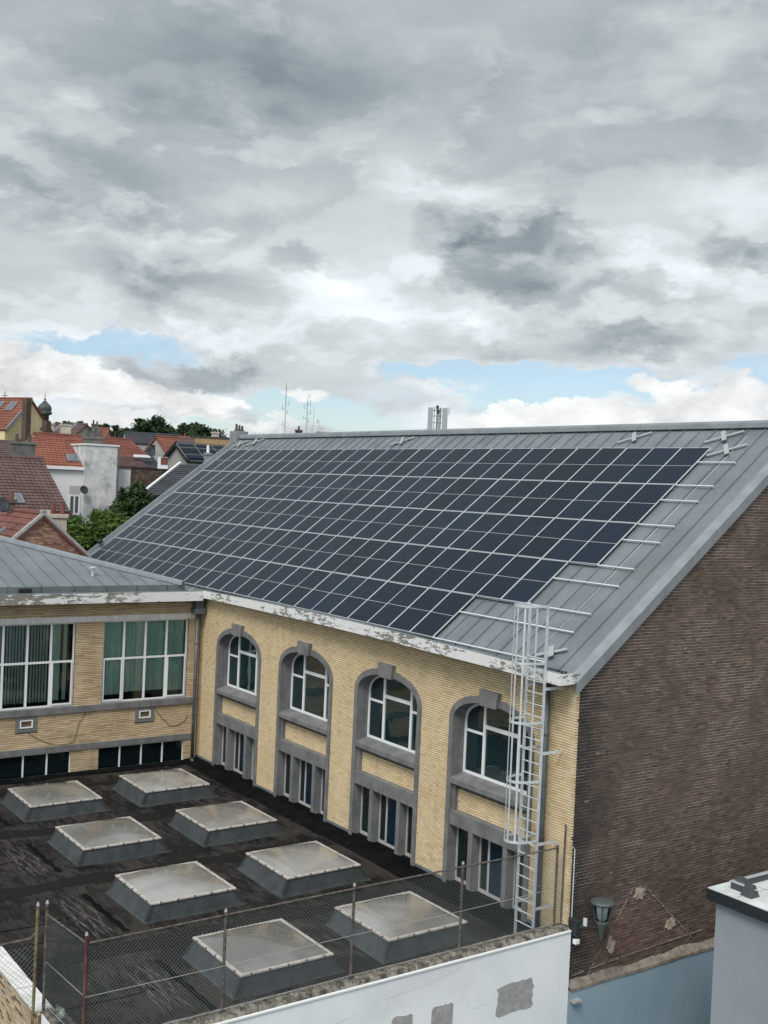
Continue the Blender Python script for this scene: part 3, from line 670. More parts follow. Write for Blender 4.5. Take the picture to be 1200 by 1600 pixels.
    for k, (p, q2) in enumerate(spans):
        MB().add([(p + .03, 0.285, .22), (q2 - .03, 0.285, .22), (q2 - .03, 0.285, 1.66), (p + .03, 0.285, 1.66)], [(0, 1, 2, 3)]).build('lower_pane', M['glass_black'], s)
    MB().box(f1 + 0.57, f2 - 0.045, 0.268, 0.28, 0.25, 1.63).build('blue_blind', M['blue_panel'], s)
    return s
wins = [arched_window(x) for x in BAYS]
MB().box(BAYS[3] + 0.62, BAYS[3] + 0.90, 0.268, 0.28, 0.25, 1.63).build('wooden_panel', M['wood'], wins[3])
for i, x in enumerate(BAYS):
    dr = MB(); rr = random.Random(i)
    for k in range(3 if i else 1):
        xx = x + (2.25 if k == 0 else rr.uniform(0.4, 2.6)); 
        for j in range(6): dr.obox((xx + j * 0.06, 0.62 + (j % 2) * 0.05, 4.0), (0.035, 0.02 * (1 if j % 2 else -1), 0), (0, 0, 0.95), (0, 0.004, 0))
    dr.build('curtain', M['drape'], wins[i])

# ---- gutter with peeling paint (bowed and slightly askew, as it hangs)
def gut(t): return (-37.52 + (GX + 37.52) * t, -0.30 - 0.32 * t, 0.115 * math.sin(math.pi * t))
NG = 16; fa = MB(); tr = MB()
for i in range(NG):
    (x0, y0, d0), (x1, y1, d1) = gut(i / NG), gut((i + 1) / NG)
    for (mbx, ya, yb, za, zb_) in ((fa, 0.0, 0.035, 6.16, 6.425), ):
        P = []
        for (x_, y_, dz) in ((x0, y0, d0), (x1, y1, d1)):
            P += [(x_, y_ + ya, za + dz * .6), (x_, y_ + yb, za + dz * .6), (x_, y_ + yb, zb_ + dz), (x_, y_ + ya, zb_ + dz)]
        mbx.add(P, [(0, 4, 7, 3), (1, 2, 6, 5), (3, 7, 6, 2), (0, 1, 5, 4)] + ([(0, 3, 2, 1)] if i == 0 else []) + ([(4, 5, 6, 7)] if i == NG - 1 else []))
    P = []
    for (x_, y_, dz) in ((x0, y0, d0), (x1, y1, d1)):
        P += [(x_, y_ + 0.036, 6.19 + dz * .6), (x_, 0.01, 6.19 + dz * .3), (x_, 0.01, 6.24 + dz * .3), (x_, y_ + 0.036, 6.24 + dz * .6)]
    tr.add(P, [(0, 1, 5, 4), (3, 7, 6, 2)])
fa.add([(GX, -0.62, 6.16), (GX + 0.035, -0.62, 6.16), (GX + 0.035, 0.0, 6.18), (GX, 0.0, 6.18), (GX, -0.62, 6.425), (GX + 0.035, -0.62, 6.425), (GX + 0.035, 0.0, 6.40), (GX, 0.0, 6.40)],
       [(0, 3, 2, 1), (4, 5, 6, 7), (0, 1, 5, 4), (1, 2, 6, 5), (2, 3, 7, 6), (3, 0, 4, 7)])
gutter = fa.build('gutter', M['peel'], hall)
tr.build('gutter_trough', M['zinc_dark'], gutter)
# upper lip of the trough and bird comb under the first panels
lip = MB(); cb = MB()
for i in range(NG):
    (x0, y0, d0), (x1, y1, d1) = gut(i / NG), gut((i + 1) / NG)
    lip.path([(x0, y0 + 0.018, 6.435 + d0), (x1, y1 + 0.018, 6.435 + d1)], 0.02, 6)
lip.build('gutter_lip', M['zinc_light'], gutter)
x = -36.9; rr = random.Random(3)
while x < GX - 0.3:
    cb.obox((x, -0.10, 6.33), (0.006, 0, 0), (rr.uniform(-.01, .01), 0.006 + rr.uniform(0, .02), 0.075), (0, 0.004, 0)); x += 0.026
cb.build('bird_comb', M['black'], gutter, kind='stuff')

# ---- roof
un = Vector((0, math.cos(RA), math.sin(RA))); nn = Vector((0, -math.sin(RA), math.cos(RA)))   # up the slope, out of the slope
und = MB()
und.prism([(LX, -0.06, Z0 - 0.07), (LX, RY, RZ - 0.04), (LX, 2 * RY + 0.3, Z0 - 0.07), (LX, 2 * RY + 0.3, Z0 - 0.20), (LX, RY, RZ - 0.17), (LX, -0.06, Z0 - 0.18)], (GX - LX, 0, 0))
und.build('roof_deck', M['zinc_dark'], hall)
SW = 0.57; ns = int((GX - 0.10 - LX) / SW); SW = (GX - 0.10 - LX) / ns; SLEN = (RY + 0.12) / math.cos(RA)
sm = MB(); sm.obox((0, SLEN / 2, 0), (SW / 2, 0, 0), (0, SLEN / 2, 0), (0, 0, 0.004)); sm.obox((SW / 2, SLEN / 2, 0.022), (0.011, 0, 0), (0, SLEN / 2, 0), (0, 0, 0.019))
sme = bpy.data.meshes.new('roof_sheet'); sme.from_pydata(sm.v, [], sm.f); sme.materials.append(M['zinc'])
for i in range(ns):
    o = bpy.data.objects.new('roof_sheet', sme); COL.objects.link(o); o.parent = hall; o.matrix_parent_inverse = Matrix.Translation(-wloc(hall))
    o.location = (LX + (i + 0.5) * SW, -0.12, Z0 - 0.12 * SLOPE + rnd.uniform(-.003, .003)); o.rotation_euler = (RA, 0, rnd.uniform(-.0006, .0006))
bk = MB(); bk.add([(LX, RY, RZ), (GX, RY, RZ), (GX, 2 * RY + .3, Z0 - .2), (LX, 2 * RY + .3, Z0 - .2)], [(0, 1, 2, 3)]); bk.build('rear_slope', M['zinc'], hall)
rc = MB(); rc.prism([(LX + 0.3, RY - 0.20, RZ - 0.06), (LX + 0.3, RY - 0.17, RZ + 0.10), (LX + 0.3, RY - 0.08, RZ + 0.165), (LX + 0.3, RY + 0.08, RZ + 0.165), (LX + 0.3, RY + 0.17, RZ + 0.10), (LX + 0.3, RY + 0.20, RZ - 0.06)], (GX + 0.15 - LX - 0.3, 0, 0))
rc.build('ridge_cap', M['zinc_light'], hall, bevel=0.02)
MB().box(LX - 0.12, LX + 0.62, RY - 0.34, RY + 0.34, RZ - 0.30, RZ + 0.34).build('ridge_end_box', M['zinc_light'], hall, bevel=0.02)
def verge(xin, xout, name):
    sgn = 1 if xout > xin else -1
    p = lambda x_, off: (x_, -0.16 - 0.0, Z0 - 0.16 * SLOPE + off)
    sec = [p(xin, 0.0), p(xin, 0.075), p(xin + sgn * 0.05, 0.085), p(xout, 0.0), p(xout, -0.30), p(xout - sgn * 0.02, -0.30), p(xout - sgn * 0.02, -0.03)]
    MB().prism(sec, un * SLEN).build(name, M['zinc_light'], hall)
verge(-18.73, -18.44, 'verge_flashing'); verge(LX + 0.30, LX - 0.06, 'verge_flashing')

# ================================================================== SOLAR ARRAY
array = thing('solar_array', 'dark blue solar panels in five rows on the grey metal roof', 'solar panels', (-35.5, 3.5, Z0 + SLOPE * 3.5))
PW, PH, PPX = 1.046, 1.806, 1.0565
fm = MB(); t = 0.0065; hh = 0.018
fm.obox((-PW / 2 + t, 0, 0), (t, 0, 0), (0, PH / 2, 0), (0, 0, hh)); fm.obox((PW / 2 - t, 0, 0), (t, 0, 0), (0, PH / 2, 0), (0, 0, hh))
fm.obox((0, -PH / 2 + t, 0), (PW / 2 - 2 * t, 0, 0), (0, t, 0), (0, 0, hh)); fm.obox((0, PH / 2 - t, 0), (PW / 2 - 2 * t, 0, 0), (0, t, 0), (0, 0, hh))
fm.obox((0, 0, hh - 0.0068), (PW / 2 - 2 * t, 0, 0), (0, 0.005, 0), (0, 0, 0.0015))
fme = bpy.data.meshes.new('solar_panel'); fme.from_pydata(fm.v, [], fm.f); fme.materials.append(M['alu_white'])
cm = MB(); cm.obox((0, 0, hh - 0.012), (PW / 2 - 1.9 * t, 0, 0), (0, PH / 2 - 1.9 * t, 0), (0, 0, 0.003)); cme = bpy.data.meshes.new('cell_sheet'); cme.from_pydata(cm.v, [], cm.f); cme.materials.append(M['solar'])
ROWTOP = 7.325; RP = 1.452; XR = -20.95
counts = [28, 28, 28, 27, 25]
for r_, n_ in enumerate(counts):
    ymid = ROWTOP - RP * (r_ + 0.5)
    for k in range(n_):
        xx = XR - 28 * PPX + PPX * (k + 0.5)
        o = bpy.data.objects.new('solar_panel', fme); COL.objects.link(o); o.parent = array; o.matrix_parent_inverse = Matrix.Translation(-wloc(array))
        o.location = Vector((xx, ymid, Z0 + SLOPE * ymid)) + nn * (0.115 + rnd.uniform(-.004, .004)); o.rotation_euler = (RA + rnd.uniform(-.005, .005), rnd.uniform(-.006, .006), rnd.uniform(-.0012, .0012))
        c = bpy.data.objects.new('cell_sheet', cme); COL.objects.link(c); c.parent = o
    xe = XR - (28 - n_) * PPX
    for fy in (ymid - RP / 2 + 0.03, ymid + RP * 0.135):
        a = Vector((XR - 28 * PPX - 0.15, fy, Z0 + SLOPE * fy)) + nn * 0.072; bx = Vector((-19.72 + rnd.uniform(-.04, .04), fy, Z0 + SLOPE * fy)) + nn * 0.072
        rl = MB().obox((a + bx) / 2, (bx - a) / 2, un * 0.018, nn * 0.02).build('mounting_rail', M['alu_white'], array)
# cable conduit down the roof by the right hand panels
MB().path([Vector((-20.35, 0.7, Z0 + SLOPE * .7)) + nn * .02, Vector((-20.22, 7.9, Z0 + SLOPE * 7.9)) + nn * .02], 0.007, 5).build('conduit', M['alu_white'], array)

def cross(px, py, label, long_a=0.58, wid=0.042):
    d = ray(px, py); k = (Z0 + SLOPE * (0 - CAM.y) * -1 - 0)  # intersect with the roof plane
    tt = (Z0 + SLOPE * CAM.y - CAM.z) / (d.z - SLOPE * d.y); P = CAM + d * tt
    c = thing('roof_cross', label, 'roof fixture', P, 'cross shaped fixtures on the roof')
    ux = Vector((1, 0, 0)); a = (ux * 0.93 + un * 0.5).normalized(); b_ = (-ux * 0.6 + un * 0.8).normalized()
    MB().obox(P + nn * 0.075, a * long_a, (nn.cross(a)) * wid, nn * 0.012).build('long_bar', M['cross_metal'], c)
    MB().obox(P + nn * 0.105, b_ * long_a * 0.5, (nn.cross(b_)) * wid * 1.6, nn * 0.012).build('short_plate', M['cross_metal'], c)
    MB().obox(P + nn * 0.035, un * 0.05, ux * 0.05, nn * 0.03).build('foot', M['galv'], c)
cross(1133, 685, 'upper grey cross of the pair at the near top corner of the roof')
cross(1137, 706, 'lower grey cross of the pair at the near top corner of the roof')
cross(993, 686, 'single grey cross fixture under the ridge, next to the pair on its right')
cross(630, 691, 'grey cross fixture under the ridge, in front of the telecom antenna')
cross(400, 692, 'small far grey cross fixture, second from the far end of the ridge')
cross(376, 695, 'farthest grey cross fixture, beside the far end box of the ridge')
cross(864, 1022, 'grey cross fixture low on the roof beside the caged ladder', 0.42, 0.045)
def on_roof(px, py):
    d = ray(px, py); tt = (Z0 + SLOPE * CAM.y - CAM.z) / (d.z - SLOPE * d.y); return CAM + d * tt
P = on_roof(160, 851)
t_ = thing('roof_floodlight', 'small black fitting with a bracket at the lowest far corner of the roof', 'roof fixture', P)
MB().obox(P + nn * 0.20, Vector((1, 0, 0)) * 0.16, un * 0.10, nn * 0.07).build('housing', M['black'], t_, bevel=0.02); MB().path([P, P + nn * 0.14], 0.03, 6).build('bracket', M['galv'], t_)
MB().path([P + nn * .2 + Vector((.2, 0, 0)), P + nn * .1 + Vector((.5, -.1, -.05)), P + nn * .05 + Vector((.7, -.5, -.4))], 0.02, 6).build('cable', M['black'], t_)

# ================================================================== LADDER
lad = thing('caged_ladder', 'tall galvanized ladder with safety cage in front of the yellow facade', 'ladder', (-19.27, -0.68, 0))
XL, XRr, YL = -19.57, -18.97, -0.68
for xx in (XL, XRr): MB().box(xx - 0.012, xx + 0.012, YL - 0.035, YL + 0.035, 0.05, 7.95).build('stile', M['galv'], lad)
z = 0.44
while z < 6.7:
    MB().tube((XL + 0.012, YL, z), (XRr - 0.012, YL, z), 0.016, n=8).build('rung', M['galv'], lad); z += 0.272
def hoop_pt(a): return Vector(((XL + XRr) / 2 - 0.345 * math.cos(a), YL - 0.06 - 0.62 * math.sin(a) ** 0.8, 0))
for zz in (7.93, 6.62, 5.25, 3.89, 2.50):
    hb = MB(); K = 22; P = [Vector((XL, YL, 0))] + [hoop_pt(math.pi * i / K) for i in range(K + 1)] + [Vector((XRr, YL, 0))]
    for i in range(len(P) - 1):
        a, c = P[i], P[i + 1]; d = (c - a); n_ = Vector((d.y, -d.x, 0)).normalized() * 0.005
        hb.add([a + n_ + Vector((0, 0, zz - .03)), c + n_ + Vector((0, 0, zz - .03)), c + n_ + Vector((0, 0, zz + .03)), a + n_ + Vector((0, 0, zz + .03)),
                a - n_ + Vector((0, 0, zz - .03)), c - n_ + Vector((0, 0, zz - .03)), c - n_ + Vector((0, 0, zz + .03)), a - n_ + Vector((0, 0, zz + .03))],
               [(0, 1, 2, 3), (4, 7, 6, 5), (3, 2, 6, 7), (0, 4, 5, 1)])
    hb.build('hoop', M['galv'], lad)
for a in (0.14, 0.36, 0.52, 0.68, 0.88):
    p = hoop_pt(math.pi * a); q = Vector(((XL + XRr) / 2, YL - 0.3, 0)); d = (p - q).normalized(); tt = Vector((-d.y, d.x, 0)); p = p - d * 0.012
    MB().obox((p.x, p.y, 5.21), tt * 0.022, d * 0.005, (0, 0, 2.73)).build('cage_bar', M['galv'], lad)
for zz in (6.01, 4.51, 2.39, 0.88):
    for xx in (XL, XRr): MB().box(xx - 0.006, xx + 0.006, YL + 0.035, -0.012, zz - 0.035, zz + 0.035).build('wall_bracket', M['galv'], lad)

# downpipes (parts of their buildings)
dp = MB(); dp.tube((-19.42, -0.14, 0.1), (-19.42, -0.14, 6.2), 0.075, n=14); dp.build('downpipe', M['zinc_dark'], hall, smooth=True)
for zz in (1.2, 2.4, 3.6, 4.8): MB().tube((-19.42, -0.14, zz), (-19.42, -0.14, zz + 0.05), 0.085, n=14).build('pipe_collar', M['zinc_dark'], hall)
MB().path([(GX + 0.03, 0.10, -0.1), (GX + 0.03, 0.10, 2.30), (GX + 0.03, 0.04, 2.36)], 0.014, 6).build('conduit', M['alu_white'], hall)

# ================================================================== WING
wing = thing('wing_building', 'lower yellow brick wing with large white framed windows and metal hipped roof', 'building', (XI - 3, -7, GZ))
WY = -15.0
W2, W1 = (-3.81, -0.53), (-8.10, -4.82); W0 = (-12.39, -9.11)
wn = [W2, W1, W0]
def wing_forbid(z):
    o = []
    if 2.18 < z < 2.41 or 5.34 < z < 5.54 or 0.85 < z < 1.06: o.append((-20, -0.29))
    for (a, b_) in wn:
        if 2.41 < z < 5.34: o.append((a, b_))
        if 0.0 < z < 0.85: o.append((a - 0.03, b_ - 0.02))
    if 1.62 < z < 2.18: o += [(-2.51, -1.78), (-6.81, -6.07), (-11.1, -10.36)]
    return o
wc = MB()
def wbox(y0, y1, z0, z1, x0=None, x1=None): wc.box(XI - 0.3 if x0 is None else x0, XI - 0.014 if x1 is None else x1, y0, y1, z0, z1)
ys = [WY] + sum([[a, b_] for (a, b_) in wn[::-1]], []) + [0.012]
for i in range(0, len(ys), 2): wbox(ys[i], ys[i + 1], GZ, 6.10)
for (a, b_) in wn: wbox(a, b_, GZ, 0.0); wbox(a, b_, 0.86, 2.40); wbox(a, b_, 5.36, 6.10)
wall = wc.build('wing_wall', M['mortar_dark'], wing)
WL, WH, WJ = 0.36, 0.0615, (0.004, 0.019)
wb = lay_bricks(None, WY, 0.0, 0.0, 99, WL, WH, WJ, wing_forbid, None, 9, 0.006, True)
brick_wall(wb, ((XI, 0, 0), (0, 1, 0), (0, 0, 1), (1, 0, 0)), WL, WH, WJ, M['wing_brick'], wall)
for (nm, z0, z1, m_, pr) in (('window_lintel', 5.34, 5.54, 'stone_light', 0.05), ('sill_band', 2.18, 2.41, 'stone', 0.07), ('lower_lintel', 0.85, 1.06, 'stone', 0.05)):
    y = WY
    while y < -0.35:
        y1 = min(y + 2.15, -0.30); MB().box(XI - 0.25, XI + pr, y, y1 - 0.006, z0, z1).build(nm, M[m_], wing, bevel=0.008); y = y1
MB().box(XI - 0.02, XI + 0.045, WY, -0.05, -0.02, 0.02).build('base_flashing', M['flash_blue'], wing)
for (a, b_) in wn:
    y_ = b_; 
    f = MB(); X0, X1 = XI - 0.16, XI - 0.09; w = 0.055; zb, zt, zm = 2.415, 5.335, 3.97
    f.box(X0, X1, a, a + w, zb, zt); f.box(X0, X1, b_ - w, b_, zb, zt); f.box(X0, X1, a + w, b_ - w, zb, zb + w); f.box(X0, X1, a + w, b_ - w, zt - w, zt)
    cw = (b_ - a) / 4; cols = [a + cw * k for k in range(5)]
    for k in (1, 2, 3):
        ww = 0.045 if k != 1 or b_ < -1 and False else 0.045
        f.box(X0 - .001, X1 + .006, cols[k] - ww, cols[k] + ww * 0.6, zb + w, zt - w)
    for k in range(4): f.box(X0, X1 + 0.004, cols[k] + (0.028 if k else w), cols[k + 1] - (0.046 if k < 3 else w), zm - 0.035, zm + 0.035)
    # opening lights have a second, wider sash
    for k in ((0, 3) if b_ > -1 else (3,)):
        p, q = cols[k] + (0.03 if k else w), cols[k + 1] - (0.05 if k < 3 else w)
        f.box(X1, X1 + 0.03, p, p + 0.05, zb + w, zm - 0.036); f.box(X1, X1 + 0.03, q - 0.05, q, zb + w, zm - 0.036); f.box(X1, X1 + 0.03, p + .05, q - .05, zb + w, zb + w + 0.05)
    win = f.build('wing_window', M['white_frame'], wing)
    for k in range(4):
        for (p, q) in ((zb + 0.03, zm), (zm, zt - 0.03)):
            MB().add([(XI - 0.13, cols[k] + .01, p), (XI - 0.13, cols[k + 1] - .01, p), (XI - 0.13, cols[k + 1] - .01, q), (XI - 0.13, cols[k] + .01, q)], [(0, 1, 2, 3)]).build('pane', M['glass'], win)
    # curtains or vertical blinds behind the glass
    if b_ > -1:
        cu = MB(); n_ = 90; P = []
        for i in range(n_ + 1):
            yy = a + (b_ - 0.10 - a) * i / n_; P.append((XI - 0.28 + 0.035 * math.sin(i * 1.9) + 0.02 * math.sin(i * 0.7 + 1), yy))
        for i in range(n_):
            if 48 < i < 50: continue
            zb2 = 2.72 if 24 < i < 70 else 2.66
            cu.add([(P[i][0], P[i][1], zb2), (P[i + 1][0], P[i + 1][1], zb2), (P[i + 1][0], P[i + 1][1], 5.4), (P[i][0], P[i][1], 5.4)], [(0, 1, 2, 3)])
        cu.build('curtain', M['curtain'], win)
    else:
        bl = MB(); yy = a + 0.05; rr = random.Random(4)
        while yy < b_ - 0.85:
            an = 0.95 + rr.uniform(-.12, .12); bl.obox((XI - 0.27, yy, 4.0 + rr.uniform(-.02, .02)), (0.042 * math.sin(an), 0.042 * math.cos(an), 0), (0, 0, 1.42), (0.0008, 0, 0)); yy += 0.105
        bl.build('vertical_blind', M['blind'], win, kind='stuff')
        cu = MB()
        for (y0, y1) in ((b_ - 0.72, b_ - 0.42), (b_ - 0.32, b_ - 0.20)):
            for i in range(5):
                u = y0 + (y1 - y0) * i / 5; cu.obox((XI - 0.36 + (i % 2) * .03, u + .03, 4.0), (0.012, (y1 - y0) / 10, 0), (0, 0, 1.4), (0.002, 0, 0))
        cu.build('curtain', M['curtain'], win)
    # lower strip windows
    f = MB(); zb, zt = 0.02, 0.842; w = 0.04; a2, b2 = a - 0.03, b_ - 0.02; X0, X1 = XI - 0.12, XI - 0.06
    f.box(X0, X1, a2, b2, zb, zb + w); f.box(X0, X1, a2, b2, zt - w, zt)
    cw = (b2 - a2) / 4
    for k in range(5): f.box(X0 - .001, X1 + .004, a2 + cw * k - (0.025 if k else 0), a2 + cw * k + (0.025 if k < 4 else 0), zb + w, zt - w)
    low = f.build('strip_window', M['white_frame'], wing)
    for k in range(4): MB().add([(XI - 0.09, a2 + cw * k, zb + .02), (XI - 0.09, a2 + cw * (k + 1), zb + .02), (XI - 0.09, a2 + cw * (k + 1), zt - .02), (XI - 0.09, a2 + cw * k, zt - .02)], [(0, 1, 2, 3)]).build('pane', M['glass_black'], low)
for y0 in (-2.51, -6.81, -11.1):
    y1 = y0 + 0.73; v = MB(); z0, z1 = 1.635, 2.178
    v.box(XI - 0.2, XI + 0.03, y0, y0 + 0.14, z0, z1); v.box(XI - 0.2, XI + 0.03, y1 - 0.14, y1, z0, z1); v.box(XI - 0.2, XI + 0.03, y0 + .14, y1 - .14, z0, z0 + .14); v.box(XI - 0.2, XI + 0.03, y0 + .14, y1 - .14, z1 - .13, z1)
    vb = v.build('vent_block', M['stone'], wing)
    f = MB(); f.box(XI + .0, XI + .045, y0 + .142, y0 + .185, z0 + .142, z1 - .132); f.box(XI + .0, XI + .045, y1 - .185, y1 - .142, z0 + .142, z1 - .132); f.box(XI, XI + .045, y0 + .185, y1 - .185, z0 + .142, z0 + .18); f.box(XI, XI + .045, y0 + .185, y1 - .185, z1 - .165, z1 - .132)
    f.build('vent_frame', M['white_frame'], vb); MB().box(XI - .15, XI - .1, y0 + .14, y1 - .14, z0 + .14, z1 - .13).build('vent_back', M['black'], vb)
MB().path([(XI + .02, -1.75, 2.10), (XI + .02, -1.5, 1.75), (XI + .02, -1.15, 1.42), (XI + .02, -0.85, 1.40), (XI + .02, -0.55, 1.55), (XI + .02, -0.45, 1.75)], 0.010, 5).build('loose_cable', M['cable'], wing)
MB().path([(XI + .02, -6.4, 1.62), (XI + .02, -6.0, 1.35), (XI + .02, -5.5, 1.12), (XI + .02, -5.0, 1.08), (XI + .02, -4.75, 1.2), (XI + .02, -4.6, 1.8), (XI + .02, -4.35, 2.14)], 0.009, 5).build('loose_cable', M['cable'], wing)
MB().path([(XI + .09, -0.10, 0.0), (XI + .07, -0.10, 5.6)], 0.016, 5).build('loose_cable', M['cable'], wing)
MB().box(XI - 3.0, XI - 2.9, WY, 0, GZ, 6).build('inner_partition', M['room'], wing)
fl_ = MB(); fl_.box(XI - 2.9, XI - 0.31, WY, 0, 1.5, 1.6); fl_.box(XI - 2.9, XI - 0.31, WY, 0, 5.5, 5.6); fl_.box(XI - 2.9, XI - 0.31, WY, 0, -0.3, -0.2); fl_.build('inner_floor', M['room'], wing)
# gutter board of the wing
GXW = -37.54; c_ = MB(); c_.box(GXW - 0.035, GXW, WY, -0.27, 6.055, 6.40); wg = c_.build('gutter', M['peel'], wing)
MB().box(XI - 0.014, GXW - 0.037, WY, -0.012, 6.10, 6.16).build('gutter_trough', M['zinc_dark'], wg)
MB().path([(GXW - .018, WY, 6.415), (GXW - .018, -0.28, 6.415)], 0.02, 6).build('gutter_lip', M['zinc_light'], wg)
# low metal apron behind the gutter, then the hipped roof
XE, ZE, WS = -37.86, 6.62, 0.25
ap = MB(); ap.box(XE - 0.02, XE, WY, -0.85, 6.30, 6.63); ap.build('roof_apron', M['zinc'], wing)
for k in range(12): MB().box(XE, XE + 0.02, -1.6 - k * 1.15, -1.57 - k * 1.15, 6.32, 6.63).build('apron_joint', M['zinc_dark'], wing)
HC = (-37.88, -0.97)                            # plan of the hip's foot
YR = -14.5
def wz(x): return ZE + WS * (XE - x)
y = -1.22; ph = 0.548; k = 0
while y > WY:
    yb, ya = y, y - ph
    # sheet from the eave up to the hip
    xb_, xa_ = XE - max(0.02, (HC[1] - yb)), XE - (HC[1] - ya)
    s_ = MB(); s_.add([(XE, yb, wz(XE)), (xb_, yb, wz(xb_)), (xa_, ya, wz(xa_)), (XE, ya, wz(XE))], [(0, 1, 2, 3)])
    xm = (xb_, xa_)
    d0 = Vector((XE, ya, wz(XE) + .02)); d1 = Vector((xa_, ya, wz(xa_) + .02)); s_.obox((d0 + d1) / 2, (d1 - d0) / 2, (0, 0.011, 0), (0, 0, 0.02))
    s_.build('roof_sheet', M['zinc'], wing); y -= ph
s_ = MB(); s_.add([(XE, HC[1], wz(XE)), (XE - 0.25, -1.22, wz(XE - .25)), (XE, -1.22, wz(XE))], [(0, 1, 2)]); s_.build('roof_sheet', M['zinc'], wing)
h0 = Vector((XE + 0.02, HC[1], ZE + .02)); h1 = Vector((XE - 13.5, HC[1] - 13.5, ZE + WS * 13.5 + .02))
hd = (h1 - h0).normalized(); side = hd.cross(Vector((0, 0, 1))).normalized(); upv = side.cross(hd)
hp = MB(); hp.prism([h0 - side * .16 - upv * .03, h0 - side * .14 + upv * .08, h0 - side * .06 + upv * .13, h0 + side * .06 + upv * .13, h0 + side * .14 + upv * .08, h0 + side * .16 - upv * .03], h1 - h0)
hp.build('hip_cap', M['zinc_light'], wing)
bk = MB(); bk.add([tuple(h0), tuple(h1), (h1.x, HC[1], ZE)], [(0, 1, 2)]); bk.build('rear_slope', M['zinc'], wing)
P = Vector((-38.9, -4.0, wz(-38.9))); v = MB(); v.tube(P, P + Vector((0, 0, 0.28)), 0.05, n=10); v.tube(P + Vector((0, 0, .28)), P + Vector((0, 0, .32)), 0.13, n=12); v.build('vent_pipe', M['galv'], wing)
MB().box(XE + 0.005, XE + 0.16, -6.95, -6.55, 6.44, 6.58).build('gutter_outlet', M['black'], wing)
v = MB(); v.tube((XI + .23, -0.30, 0.12), (XI + .23, -0.30, 5.55), 0.062, n=14); v.path([(XI + .23, -0.30, 0.14), (XI + .40, -0.36, 0.05)], 0.062, 12); v.build('downpipe', M['zinc_dark'], wing, smooth=True)
MB().box(XI + .06, XI + .46, -0.50, -0.08, 5.55, 5.75).build('hopper', M['zinc_dark'], wing, bevel=0.02); MB().box(XI + .10, XI + .40, -0.45, -0.12, 5.75, 6.10).build('hopper', M['zinc_dark'], wing, bevel=0.02)
for zz in (1.5, 3.0, 4.4): MB().tube((XI + .23, -0.30, zz), (XI + .23, -0.30, zz + .05), 0.072, n=14).build('pipe_collar', M['zinc_dark'], wing)

# ================================================================== FLAT ROOF
TX, TY = -18.4, -11.75
flat = thing('flat_roof_annex', 'low annex with black bitumen flat roof and white rendered end wall', 'building', (-28, -6, GZ))
# displaced roofing felt
def felt_h(x, y):
    h = 0.010 * math.sin(x * 1.3 + 2 * math.sin(y * .7)) + 0.012 * math.sin(y * 2.1 + math.sin(x * .9))
    e = math.exp(-((y + 9.15 - 0.15 * math.sin(x * .8)) / 0.42) ** 2)
    t_ = max(0.0, math.sin((x + 36) / 4.48 * 2 * math.pi - 0.5)) 
    h += e * t_ * 0.045 * abs(math.sin(y * 16 + 2.2 * math.sin(x * 2.3) + 1.7 * math.sin(x * 5.1)))
    h += 0.03 * math.exp(-((y + 8.55) / 0.12) ** 2) * (0.6 + .4 * math.sin(x * 3))
    return h
nx, ny = 200, 150; V = []; Fc = []
for j in range(ny + 1):
    for i in range(nx + 1):
        x_ = XI + (TX - 0.45 - XI) * i / nx; y_ = TY + 0.2 + (-TY - 0.2) * j / ny
        V.append((x_, y_, felt_h(x_, y_)))
for j in range(ny):
    for i in range(nx): p = j * (nx + 1) + i; Fc.append((p, p + 1, p + nx + 2, p + nx + 1))
MB().add(V, Fc).build('roofing_felt', M['bitumen'], flat, smooth=True)
up = MB(); up.prism([(XI, -0.62, 0.0), (XI, -0.50, 0.10), (XI, -0.05, 0.12), (XI, -0.02, 0.21), (XI, 0.0, 0.21), (XI, 0.0, -0.2), (XI, -0.62, -0.2)], (TX - 0.45 - XI, 0, 0)); up.build('felt_upstand', M['bitumen_shadow_black'], flat)
up = MB(); up.prism([(XI + .05, TY, -0.05), (XI + 0.35, TY, 0.02), (XI + 0.08, TY, 0.10), (XI + .05, TY, 0.10)], (0, -TY - .6, 0)); up.build('felt_upstand', M['bitumen_shadow_black'], flat)
SX = [-35.68 + 4.475 * k for k in range(4)]
# dark drained channels between the rows of skylights, and roll laps
def felt_strip(name, x0, y0, x1, y1, w, mat, seed):
    rr = random.Random(seed); n_ = 90; V = []; a, b_ = Vector((x0, y0, 0)), Vector((x1, y1, 0)); dd = (b_ - a).normalized(); nd = Vector((-dd.y, dd.x, 0)); ph = rr.uniform(0, 6)
    for i in range(n_ + 1):
        c = a.lerp(b_, i / n_); l_ = w * (.5 + .12 * math.sin(i * .23 + ph) + rr.uniform(-.05, .05)); r__ = w * (.5 + .12 * math.sin(i * .31 + ph * 2) + rr.uniform(-.05, .05))
        for o_ in (-l_, 0, r__): q = c + nd * o_; V.append((q.x, q.y, felt_h(q.x, q.y) + 0.005))
    MB().add(V, [(i * 3 + j, i * 3 + 3 + j, i * 3 + 4 + j, i * 3 + 1 + j) for i in range(n_) for j in range(2)]).build(name, M[mat], flat)
for i, xx in enumerate((-36.6, -32.4, -27.92, -23.45)): felt_strip('felt_channel', xx, TY + .5, xx + .15, -0.7, 0.66 if i else 0.4, 'felt_black', i)
for i in range(4): felt_strip('felt_groove', SX[i] - .2, -8.46, SX[i] + 2.5, -8.44, 0.16, 'bitumen_shadow_black', 20 + i)
for i, xx in enumerate((-34.6, -30.1, -25.6, -21.2, -33.6, -29.1, -24.6)): felt_strip('felt_lap', xx, TY + .4, xx, -8.9 if i < 4 else -10, 0.05, 'bitumen_shadow_black', 40 + i)
